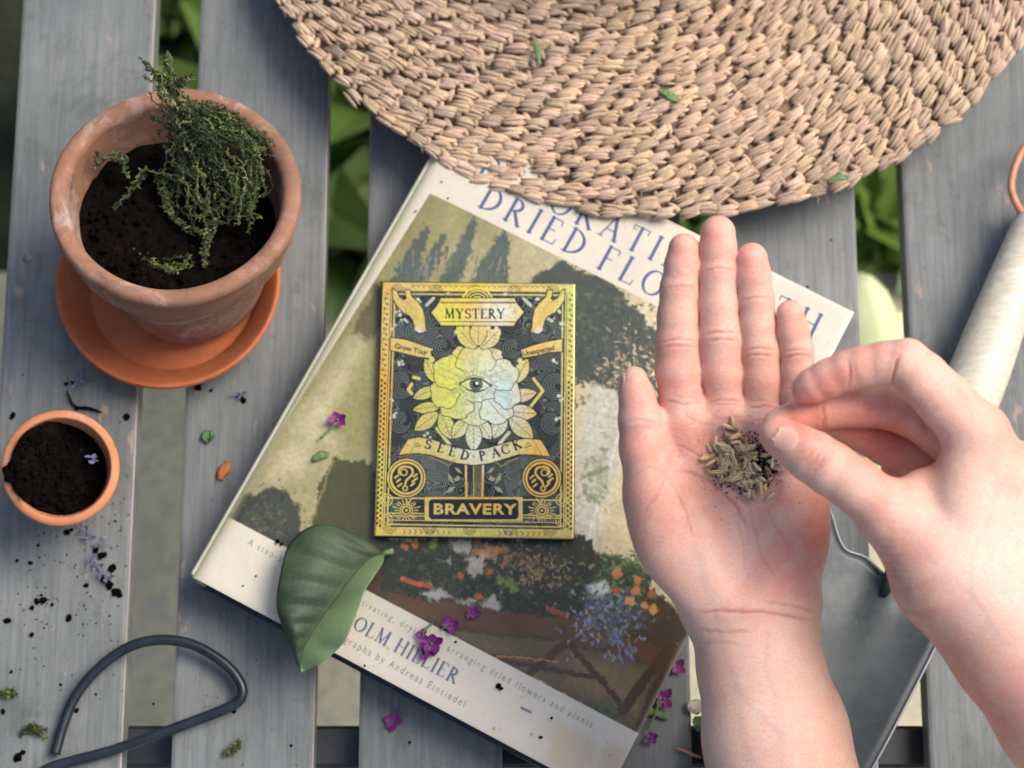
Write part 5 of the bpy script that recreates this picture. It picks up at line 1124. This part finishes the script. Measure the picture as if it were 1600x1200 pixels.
# ------------------------------------------------------------------ black wire loop
b = NB('black_rubber'); v = b.coord(); M_rub = b.set(b.ramp(b.noise(v, 90, 5, .6), [(.3, (.007, .010, .013)), (.7, (.018, .024, .030))]), .34, b.bump(b.noise(v, 260, 4, .6), .2, .0004))
wp = [(86, 1178, .004), (100, 1130, .005), (118, 1088, .006), (150, 1048, .008), (195, 1014, .010), (245, 1000, .011), (300, 1007, .011), (350, 1036, .010), (376, 1068, .009), (376, 1092, .008), (355, 1106, .007), (310, 1124, .006), (240, 1150, .006), (170, 1174, .005), (110, 1190, .005), (70, 1204, .005), (20, 1240, .005)]
wv, wf = tube(catmull([P(x, y, z) for x, y, z in wp], 10), .0028, 18); wire = from_data('garden_tie', wv, wf, M_rub); tag(wire, 'black rubber coated garden tie bent into a loop across two slats', 'garden tie')

V = []; F = []
for _ in range(900):
    r_ = random.random()
    if _ % 2: continue
    if r_ < .45: x, y = random.gauss(110, 60), random.gauss(900, 90)
    elif r_ < .75: x, y = random.uniform(0, 500), random.uniform(560, 1200)
    else: x, y = random.uniform(1080, 1600), random.uniform(250, 1200)
    X_ = P(x, y, 0).x
    if not any(X0(a)+.001 < X_ < X0(c_)-.001 for a, c_ in SL): continue
    s_ = random.uniform(.0002, .0008); c = P(x, y, s_*.3); o = len(V); e = Euler([random.uniform(0, 3) for _ in range(3)]).to_matrix(); q = [Vector(p)*random.uniform(.6, 1.2)*s_ for p in ((1.5, 0, 0), (-1.5, 0, 0), (0, .8, 0), (0, -.8, 0), (0, 0, .6), (0, 0, -.6))]
    V += [c+e@p for p in q]; F += [(o+i, o+j, o+k) for i, j, k in ((0, 2, 4), (2, 1, 4), (1, 3, 4), (3, 0, 4), (2, 0, 5), (1, 2, 5), (3, 1, 5), (0, 3, 5))]
tag(from_data('soil_dust', V, F, M_soil, None, False), 'fine dark dust of spilled potting soil scattered over the slats', 'soil dust', None, 'stuff')
# ------------------------------------------------------------------ big leaf on the book
def leaf_col(name, c0, c1, vein):
    b = NB(name); v = b.coord(); at = b.n('ShaderNodeAttribute', attribute_name='vein'); c = b.ramp(b.noise(v, 45, 4, .6), [(.3, c0), (.7, c1)]); c = b.mix(at.outputs['Fac'], c, vein)
    return b.set(c, .62, b.bump(b.noise(v, 130, 5, .6), .45, .0008, b.bump(at.outputs['Fac'], -.35, .0006)), Subsurface_Weight=0.0)
M_lf1 = leaf_col('leaf_upper_side', (.022, .045, .018), (.045, .078, .030), (.085, .12, .06)); M_lf2 = leaf_col('leaf_under_side', (.14, .21, .08), (.20, .28, .12), (.2, .27, .15))
mid = [(600, 866), (578, 874), (550, 903), (526, 936), (503, 966), (487, 990), (477, 1010), (471, 1030), (470, 1050)]
lef = [(600, 866), (560, 838), (498, 820), (454, 848), (438, 900), (433, 948), (446, 988), (460, 1022), (470, 1050)]
rig = [(600, 866), (598, 880), (584, 902), (570, 924), (557, 960), (541, 998), (520, 1022), (495, 1040), (470, 1050)]
NM = 64; cm2 = catmull([(x, y, 0) for x, y in mid], 8); cl = catmull([(x, y, 0) for x, y in lef], 8); crr = catmull([(x, y, 0) for x, y in rig], 8); NS = 22
V = []; F = []; vn = []; mats = []
for side, cc_ in ((0, cl), (1, crr)):
    o = len(V)
    for i in range(NM+1):
        a, e = cm2[i], cc_[i]; t = i/NM; hump = math.sin(math.pi*min(1, t*1.05))
        for j in range(NS+1):
            s_ = j/NS; p = a.lerp(e, s_); z = ZB+.0035+.008*hump*(1-.2*s_)
            if side == 0: z += .011*hump*math.sin(s_*math.pi*.8)+.0012*math.sin(s_*4+t*18)*s_*hump-.0009*hump*math.cos(2*math.pi*(t*9-s_*1.8))*math.sin(math.pi*s_)
            else: z += .020*hump*s_-.006*hump*s_*s_+.001*math.sin(t*24)*s_
            z += .0016*abs(s_)*math.sin(t*30+side*2)*hump*.5
            V.append(P(p.x, p.y, z)); ph = (t*9-s_*1.8); d_ = abs(ph-round(ph)); vn.append(max(math.exp(-(s_*NS/1.1)**2), .75*math.exp(-(d_/.05)**2)*(1-s_*.6), .25*math.exp(-((ph*4-round(ph*4))/.12)**2)))
    for i in range(NM):
        for j in range(NS): q = (o+i*(NS+1)+j, o+(i+1)*(NS+1)+j, o+(i+1)*(NS+1)+j+1, o+i*(NS+1)+j+1); F.append(q if side == 0 else q[::-1]); mats.append(side)
lf = from_data('leaf', V, F, M_lf1); lf.data.materials.append(M_lf2)
for p_, m_ in zip(lf.data.polygons, mats): p_.material_index = m_
va_ = lf.data.attributes.new('vein', 'FLOAT', 'POINT'); va_.data.foreach_set('value', vn)
md = lf.modifiers.new('thick', 'SOLIDIFY'); md.thickness = .0004
tag(lf, 'large fresh green leaf folded along its midrib on the lower left of the book', 'leaf')
v_, f_ = tube([P(596, 867, ZB+.0045), P(604, 863, ZB+.0055), P(615, 861, ZB+.006)], [.0014, .0013, .0016], 10); st_ = from_data('stalk', v_, f_, M_lf2, lf); va_ = st_.data.attributes.new('vein', 'FLOAT', 'POINT')

# ------------------------------------------------------------------ trowel
b = NB('painted_wood_handle'); v = b.coord((1, 1, 1), rot=(0, 0, R(0))); ax_ = (P(1625, 340, .02)-P(1400, 880, .02)); ang = math.atan2(ax_.y, ax_.x)
b2v = b.coord((.06, 1, 1), rot=(0, 0, -ang)); g_ = b.noise(b2v, 300, 5, .7)
c = b.ramp(g_, [(.3, (.50, .43, .31)), (.7, (.70, .65, .52))]); c = b.mix(b.ramp(b.noise(v, 120, 5, .7), [(.64, (0, 0, 0)), (.72, (.7, .7, .7))]), c, (.25, .18, .11)); M_hand = b.set(c, .5, b.bump(g_, .25, .0004))
b = NB('dark_steel'); v = b.coord(); n_1 = b.noise(v, 45, 6, .7, .4)
M_steel = b.set(b.mix(b.ramp(b.noise(v, 240, 5, .75, .8), [(.66, (0, 0, 0)), (.76, (.6,)*3)]), b.ramp(n_1, [(.3, (.030, .038, .040)), (.7, (.058, .070, .073))]), (.3, .31, .31)), b.ramp(b.noise(v, 90, 5, .7), [(.3, (.32,)*3), (.7, (.5,)*3)]), b.bump(b.noise(v, 380, 6, .7), .06, .0002), .12, Specular_IOR_Level=.4)
b = NB('steel_edge'); M_sedge = b.set((.26, .27, .28), .5, None, .6)
trow = tag(empty('garden_trowel', P(1400, 900, 0)), 'garden trowel with pale wooden handle and dark steel blade lying under the hands', 'garden trowel')
hp = [(1632, 318, .0085), (1627, 332, .0115), (1618, 355, .0128), (1590, 425, .0140), (1555, 515, .0155), (1523, 600, .0165), (1480, 700, .0162), (1452, 765, .0148), (1436, 800, .0120), (1430, 815, .0105)]
cc1 = catmull([P(x, y, .0185) for x, y, r_ in hp], 8); rr1 = [p.x for p in catmull([(r_, 0, 0) for *_, r_ in hp], 8)]; v_, f_ = tube(cc1, rr1, 28); keep(from_data('handle', v_, f_, M_hand), trow)
v_, f_ = tube([P(1431, 812, .0185), P(1418, 848, .020), P(1404, 880, .017), P(1392, 905, .011), P(1380, 930, .0070)], [.0085, .0062, .0052, .0045, .0022], 16); keep(from_data('neck', v_, f_, M_steel), trow)
cu_ = [P(x, y, .030 if i in (0, 8) else .024) for i, (x, y) in enumerate([(1626, 330), (1604, 338), (1588, 318), (1580, 290), (1588, 255), (1606, 225), (1636, 215), (1660, 250), (1650, 310)])]
v_, f_ = tube(catmull(cu_, 8, True), .0021, 12, True); b = NB('tan_cord'); v = b.coord(); M_cord = b.set(b.ramp(b.noise(v, 200, 4, .6), [(.3, (.42, .16, .07)), (.7, (.58, .25, .12))]), .5); keep(from_data('hanging_loop', v_, f_, M_cord), trow)
# blade: a gutter-shaped sheet with rolled shoulders
bo = [(1385, 895), (1356, 868), (1324, 857), (1310, 835), (1300, 806), (1290, 790), (1275, 800), (1235, 880), (1175, 1000), (1120, 1110), (1105, 1180), (1115, 1260), (1150, 1330), (1205, 1350), (1270, 1320), (1330, 1255), (1370, 1190), (1415, 1105), (1459, 1018), (1492, 950), (1496, 925), (1480, 915), (1450, 918), (1420, 905), (1400, 893)]
bo3 = [Vector((p.x, p.y, 0)) for p in catmull([tuple(P(x, y, .012)) for x, y in bo], 4, True)]; ax0 = P(1400, 900, .012); axd = (P(1268, 1210, .012)-ax0).normalized(); axn = Vector((-axd.y, axd.x, 0)); n = len(bo3)
cen = P(1225, 1010, .012); V = []; F = []; RG = 14
def bz(p):
    s_ = (p-ax0).dot(axn)/.046; l_ = (p-ax0).dot(axd); return .0045+.0085*min(1.3, s_*s_)-.0035*math.exp(-(s_/.18)**2)*max(0, 1-l_/.05)*-1
for k in range(RG+1):
    for p in bo3: q = cen+(p-cen)*(1-k/RG); V.append((q.x, q.y, bz(q)))
for k in range(RG):
    for i in range(n): F.append((k*n+i, k*n+(i+1) % n, (k+1)*n+(i+1) % n, (k+1)*n+i))
bl_ = from_data('blade', V, F, M_steel); md = bl_.modifiers.new('thick', 'SOLIDIFY'); md.thickness = .0016; keep(bl_, trow)
rim_pts = [Vector((p.x, p.y, bz(p))) for p in bo3]; v_, f_ = tube(rim_pts, .0008, 8, True); keep(from_data('blade_rim', v_, f_, M_sedge), trow)

# ------------------------------------------------------------------ small flowers and plant bits
b = NB('magenta_petal'); v = b.coord(); M_pet = b.set(b.ramp(b.noise(v, 300, 4, .6), [(.3, (.08, .004, .07)), (.7, (.22, .015, .19))]), .55)
b = NB('green_bit'); v = b.coord(); M_grn = b.set(b.ramp(b.noise(v, 200, 4, .6), [(.3, (.05, .11, .03)), (.7, (.14, .24, .07))]), .5)
b = NB('lavender'); v = b.coord(); M_lav = b.set(b.ramp(b.noise(v, 260, 4, .6), [(.3, (.045, .045, .085)), (.7, (.20, .19, .30))]), .7)
b = NB('orange_chip'); M_org = b.set((.42, .12, .02), .6)
def petal_bm(L, W_2, curl, ang):
    V = []; F = []; n = 6; m = 4
    for i in range(n+1):
        t = i/n; w_ = W_2*math.sin(math.pi*min(1, t*.86+.08))
        for j in range(m+1): s_ = j/m*2-1; x, y, z = t*L, s_*w_, curl*L*t*t+.25*w_*s_*s_; V.append((x*math.cos(ang)-y*math.sin(ang), x*math.sin(ang)+y*math.cos(ang), z))
    for i in range(n):
        for j in range(m): q = i*(m+1)+j; F.append((q, q+m+1, q+m+2, q+1))
    return V, F
def blossom(px, py, z, size, label, npet=4, stem=None, rot=0.0, squash=1.0):
    t = tag(empty('fallen_blossom', P(px, py, z)), label, 'blossom', 'small magenta blossoms')
    V = []; F = []
    for k in range(npet):
        v_, f_ = petal_bm(size*random.uniform(.8, 1.1), size*.42, random.uniform(.1, .6), rot+2*math.pi*k/npet+random.uniform(-.3, .3)); o = len(V); V += v_; F += [tuple(o+x for x in f) for f in f_]
    o = from_data('petals', V, F, M_pet, t); o.scale = (1, squash, 1)
    v_, f_ = tube([(0, 0, -.0004), (0, 0, .0012)], [size*.18, size*.1], 8); from_data('calyx', v_, f_, M_grn, t)
    if stem:
        base = P(px, py, z); pts = [P(x, y, z+.0006)-base for x, y in stem]; v_, f_ = tube(catmull(pts, 4), .0006, 6); from_data('stem', v_, f_, M_grn, t)
    return t
zt = ZB+.0015
blossom(527, 656, zt+.001, .0058, 'dark magenta blossom with green stem left of the seed packet', 4, [(526, 660), (515, 672), (500, 686)], .5, .8)
blossom(705, 976, zt, .0050, 'magenta blossom on the upper edge of the lower book band', 4, [(700, 975), (690, 984)], .2)
blossom(739, 957, zt, .0040, 'tiny magenta blossom above the lower book band, right of two others', 5)
blossom(660, 992, zt, .0045, 'small magenta and green blossom just above the surname on the book', 3, [(660, 990), (668, 980), (676, 974)], 1.2)
blossom(674, 1006, zt+.001, .0068, 'largest magenta blossom covering a letter of the surname on the book', 5, [(672, 1012), (664, 1022)], .4, .8); blossom(668, 1020, zt, .0060, 'magenta petals under the largest blossom on the book surname', 3, None, 2.0)
blossom(613, 1128, .001, .0052, 'magenta blossom lying on the slat below the bottom book edge', 5)
blossom(1038, 1092, .002, .0056, 'magenta blossom with a branching green stem right of the book', 4, [(1034, 1096), (1026, 1108), (1020, 1125), (1012, 1140)], .7)
blossom(1060, 1042, .002, .0046, 'magenta blossom at the book edge beside the wrist', 4, None, 1.0); blossom(1018, 1153, .002, .0042, 'lowest magenta blossom on the slat right of the book corner', 4, None, .3)
def bit(name, pts, z, mat, label, w_=.0016, cat='leaf scrap', flat=.14, group=None):
    c = P(*pts[0], z); q = [P(x, y, z)-c for x, y in pts]; q = catmull(q, 5) if len(q) > 2 else q; n = len(q); rad = [w_*(.25+math.sin(math.pi*(i+.3)/(n+.2))) for i in range(n)]; v_, f_ = tube(q, rad, 8); v_ = [Vector((x.x+random.gauss(0, w_*.16), x.y+random.gauss(0, w_*.16), x.z*flat+random.gauss(0, w_*.06))) for x in v_]
    o = from_data(name, v_, f_, mat); o.location = c; return tag(o, label, cat, group)
bit('leaf_scrap', [(488, 720), (500, 712), (514, 710)], zt, M_grn, 'small dark green leaf scrap on the left of the book', .0018); bit('leaf_scrap', [(316, 686), (325, 682), (332, 684)], .002, M_grn, 'round pale green scrap on the slat left of the book', .003)
bit('leaf_scrap', [(344, 748), (349, 736), (357, 724)], .002, M_org, 'orange scrap on the slat left of the book', .0024); bit('leaf_scrap', [(1002, 1118), (1020, 1112), (1034, 1118), (1046, 1122)], .002, M_grn, 'bright green branching sprig on the slat between book and wrist', .0016)
bit('leaf_scrap', [(1030, 140), (1042, 146), (1048, 150), (1060, 158)], .043, M_grn, 'bright green leaf scrap in the middle of the hat brim', .0022); bit('leaf_scrap', [(836, 60), (840, 80), (842, 100)], .043, M_grn, 'green scrap near the hat crown', .0014); bit('leaf_scrap', [(1296, 282), (1312, 276), (1326, 278)], .043, M_grn, 'green scrap near the lower right hat edge', .0016)
bit('leaf_scrap', [(225, 790), (232, 800), (238, 812)], -.001+.002, M_grn, 'green scrap beside the slat gap', .0012) if False else None
for pts, lab in ((((104, 610), (116, 634), (140, 638), (160, 645)), 'thin dark stem curved on the slat above the small pot'), (((1056, 1168), (1080, 1178), (1096, 1184)), 'thin tan stalk at the bottom edge beside the wrist')): bit('dry_stalk', pts, .002, M_cord if 'tan' in lab else M_soil, lab, .0007, 'stalk', 1)
bit('white_petal', [(1076, 1108), (1086, 1104), (1094, 1112)], .003, M_page, 'cream petal beside the wrist at the bottom', .0034, 'petal'); bit('dark_bud', [(1084, 1124), (1092, 1130), (1096, 1142)], .003, M_grn, 'dark green bud under the cream petal beside the wrist', .003, 'bud')
for i, (x, y, a) in enumerate(((130, 826, .3), (141, 840, 1.2), (160, 848, 2.0), (137, 880, .8), (150, 886, 1.6), (158, 896, 2.2), (146, 872, 2.8), (166, 905, .2), (118, 600, .4), (128, 592, 1.5), (143, 719, .2), (376, 618, .6))):
    z_ = .002 if i != 10 else .046
    lab = ['faded lavender floret in the trail below the small pot', 'faded lavender floret on the slat above the small pot', 'violet floret lying on the soil in the small pot', 'dark lavender floret on the slat right of the saucer'][0 if i < 8 else 1 if i < 10 else 2 if i == 10 else 3]
    V = []; F = []
    for k in range(random.randint(4, 7)):
        v_, f_ = petal_bm(random.uniform(.0018, .0044), random.uniform(.0004, .0010), random.uniform(-.1, .7), a+random.gauss(0, .9)+(math.pi if random.random() < .4 else 0)); q_ = len(V); of = Vector((random.gauss(0, .0007), random.gauss(0, .0007), random.uniform(0, .0012))); V += [Vector(p)+of for p in v_]; F += [tuple(q_+x_ for x_ in f) for f in f_]
    o = from_data('lavender_floret', V, F, M_lav); o.location = P(x, y, z_); tag(o, lab, 'floret', 'lavender florets' if i < 8 else 'lavender florets above the pot' if i < 10 else None)
# soil crumbs: individual things, one mesh copied
def crumb_mesh(i):
    bm = bmesh.new(); bmesh.ops.create_icosphere(bm, subdivisions=2, radius=1)
    for v_ in bm.verts: v_.co *= random.uniform(.7, 1.25); v_.co.z *= .6
    me = bpy.data.meshes.new('soil_crumb'); bm.to_mesh(me); bm.free(); me.materials.append(M_soil); return me
CM = [crumb_mesh(i) for i in range(4)]
def crumb(px, py, s_, z=0.0, label=None, group='soil crumbs on the slats'):
    o = bpy.data.objects.new('soil_crumb', random.choice(CM)); sc.collection.objects.link(o); r_ = s_/2900/2; o.scale = (r_*random.uniform(.8, 1.4), r_, r_); o.rotation_euler = (random.uniform(-.3, .3), random.uniform(-.3, .3), random.uniform(0, 6.28)); o.location = P(px, py, z)+Vector((0, 0, r_*.4)); 
    if label is None:
        label = 'tiny dark soil crumb on the slats '+('between the saucer and the small pot' if y < 660 and x < 220 else 'just right of the saucer' if y < 660 else 'among the lavender florets below the small pot' if 100 < x < 200 and 820 < y < 935 else 'in the cluster left of the black tie loop' if y < 1000 and x < 115 else 'near the left edge beside the moss tufts' if x < 60 else 'around the black tie loop' if x < 400 else 'below the bottom edge of the book')
    return tag(o, label, 'soil crumb', group)
for (x, y, s_) in ((115, 597, 9), (104, 600, 7), (198, 652, 11), (20, 650, 10), (58, 940, 9), (68, 938, 12), (82, 945, 6), (50, 950, 8), (12, 970, 10), (108, 966, 9), (50, 992, 8), (27, 876, 5), (48, 880, 6), (60, 852, 5), (120, 1110, 7), (28, 1184, 14), (36, 1176, 8), (5, 1112, 7), (310, 605, 12), (372, 618, 8), (380, 625, 9), (330, 610, 6), (300, 600, 7), (120, 640, 6), (165, 905, 14), (172, 915, 13), (182, 925, 16), (188, 930, 10), (160, 868, 12), (150, 860, 10), (176, 888, 14), (135, 915, 8), (105, 832, 10), (112, 828, 7), (240, 1100, 5), (65, 930, 5), (95, 1070, 5), (150, 1085, 4), (18, 1050, 5), (366, 1112, 6), (455, 1165, 5), (640, 1160, 5)): crumb(x, y, s_)
for (x, y, s_) in ((440, 850, 5), (434, 846, 7), (445, 968, 3), (779, 1072, 9), (783, 1076, 6), (862, 1122, 4), (500, 902, 4), (712, 1003, 4), (845, 1152, 5), (570, 1040, 3), (640, 930, 3), (400, 900, 3), (380, 915, 3), (700, 310, 3), (650, 330, 3), (690, 284, 3), (660, 986, 5)): crumb(x, y, s_, ZB+.0004, 'tiny dark soil crumb lying on the book cover', 'soil crumbs on the book')

for (x, y, s_) in ((14, 738, 13), (22, 728, 11), (20, 748, 12), (30, 716, 12), (28, 760, 10), (36, 704, 10), (38, 772, 10), (26, 740, 14), (46, 694, 9), (12, 748, 8)): crumb(x, y, s_*1.5, .0590, 'dark soil crumb heaped over the left rim of the small pot', 'soil crumbs on the small pot rim')
# ------------------------------------------------------------------ seeds in the palm
b = NB('fennel_seed'); at = b.n('ShaderNodeAttribute', attribute_name='tint'); v = b.coord(); M_seed = b.set(b.mix(b.ramp(b.noise(v, 900, 4, .7), [(.5, (0, 0, 0)), (.75, (.3, .3, .3))]), at.outputs['Color'], (.08, .06, .035)), .6, b.bump(b.noise(v, 1500, 3, .6), .3, .0002))
def seed_mesh(k):
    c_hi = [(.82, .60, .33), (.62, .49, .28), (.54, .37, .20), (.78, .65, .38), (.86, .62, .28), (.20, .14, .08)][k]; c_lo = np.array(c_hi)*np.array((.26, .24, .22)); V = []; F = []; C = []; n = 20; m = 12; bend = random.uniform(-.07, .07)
    for i in range(m+1):
        t = i/m; rad = (math.sin(math.pi*min(.98, t*.93+.035)))**.62
        for j in range(n):
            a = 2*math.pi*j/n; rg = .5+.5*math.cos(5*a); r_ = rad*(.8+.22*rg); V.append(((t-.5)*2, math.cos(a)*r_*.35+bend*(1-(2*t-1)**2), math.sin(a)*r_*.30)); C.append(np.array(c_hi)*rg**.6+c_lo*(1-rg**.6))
    for i in range(m):
        for j in range(n): F.append((i*n+j, i*n+(j+1) % n, (i+1)*n+(j+1) % n, (i+1)*n+j))
    F += [tuple(range(n))[::-1], tuple(m*n+j for j in range(n))]
    me = bpy.data.meshes.new('seed'); me.from_pydata(V, [], F); set_col(me, 'tint', np.array(C)); me.materials.append(M_seed); me.polygons.foreach_set('use_smooth', [True]*len(me.polygons)); return me
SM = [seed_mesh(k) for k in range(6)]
HN = {}          # height grid over the palm, in the camera's own depth direction, so seeds stack instead of crossing
def palm(px, py):
    o_ = Vector(CAM); d = Vector(ray(px, py)).normalized(); h = BL.ray_cast(o_, d, 3.0); return h[0], h[1]
cell = 3.0
def place_seed(x, y, an, L, me, label, group, extra=0.0):
    hit, nrm = palm(x, y)
    if hit is None: return
    dx, dy = math.cos(an)*L/2*MM*1000, math.sin(an)*L/2*MM*1000
    keys = {(int((x+dx*s_)//cell), int((y+dy*s_+0)//cell)) for s_ in np.linspace(-.95, .95, 9)}
    e0 = palm(x-dx, y-dy)[0]; e1 = palm(x+dx, y+dy)[0]
    if e0 is None or e1 is None: return
    h = max(HN.get(k, 0) for k in keys)*.62; r_ = L*.14
    up = nrm.normalized() if nrm.dot(VIEW) > .2 else VIEW
    ax = (e1-e0).normalized(); ax = (ax+up*random.gauss(0, .16 if h > 0 else .03)).normalized(); side = up.cross(ax).normalized(); upv = ax.cross(side)
    c = hit+up*(h+r_*.75)
    M = Matrix((ax*(L/2), side*(L/2)*random.uniform(.85, 1.15), upv*(L/2))).transposed().to_4x4()@Matrix.Rotation(random.uniform(0, 6.28), 4, 'X'); M.translation = c
    o = bpy.data.objects.new('seed', me); sc.collection.objects.link(o); o.matrix_world = M; tag(o, label, 'seed', group)
    for k in keys:
        for q in ((0, 0), (1, 0), (0, 1), (-1, 0), (0, -1)): HN[(k[0]+q[0], k[1]+q[1])] = max(HN.get((k[0]+q[0], k[1]+q[1]), 0), h+r_*1.5)
def in_pile(x, y): return ((x-1157)*.94+(y-722)*.34)**2/58**2+((y-722)*.94-(x-1157)*.34)**2/50**2
cnt = 0
while cnt < 150:
    u_, v_ = random.gauss(0, .42), random.gauss(0, .42)
    if u_*u_+v_*v_ > 1: continue
    x = 1157+u_*62+v_*8; y = 724+v_*56+u_*18; w_ = random.choices(range(6), (5, 5, 4, 3, 2, 3))[0]
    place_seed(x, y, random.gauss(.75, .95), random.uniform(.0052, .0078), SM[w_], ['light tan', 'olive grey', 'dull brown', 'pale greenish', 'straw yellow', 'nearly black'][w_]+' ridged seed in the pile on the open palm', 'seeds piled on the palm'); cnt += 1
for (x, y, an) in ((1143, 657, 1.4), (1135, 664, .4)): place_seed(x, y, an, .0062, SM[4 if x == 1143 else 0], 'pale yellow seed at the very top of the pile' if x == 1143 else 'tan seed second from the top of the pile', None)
# chaff and dust between the seeds
V = []; F = []
for _ in range(900):
    if random.random() < .62: x, y = random.gauss(1188, 20), random.gauss(722, 20)
    elif random.random() < .86: x, y = random.gauss(1152, 28), random.gauss(728, 27)
    else: x, y = random.gauss(1160, 48), random.gauss(740, 36)
    if abs(x-1155) > 110 or abs(y-725) > 90: continue
    hit, nrm = palm(x, y)
    if hit is None: continue
    far = in_pile(x, y) > 1.1
    h = HN.get((int(x//cell), int(y//cell)), 0)*random.uniform(.1, .9); s_ = random.uniform(.00018, .0005) if far else random.uniform(.0003, .0010); c = hit+VIEW*(h+s_*.4); o = len(V)
    e = Euler([random.uniform(0, 3) for _ in range(3)]).to_matrix(); q = [Vector(p)*random.uniform(.6, 1.2)*s_ for p in ((1.3, 0, 0), (-1.3, 0, 0), (0, .7, 0), (0, -.7, 0), (0, 0, .6), (0, 0, -.6))]; V += [c+e@p for p in q]
    F += [(o+i, o+j, o+k) for i, j, k in ((0, 2, 4), (2, 1, 4), (1, 3, 4), (3, 0, 4), (2, 0, 5), (1, 2, 5), (3, 1, 5), (0, 3, 5))]
tag(from_data('seed_chaff', V, F, M_soil, None, False), 'dark specks of chaff and dust among the seeds on the palm', 'chaff', None, 'stuff')
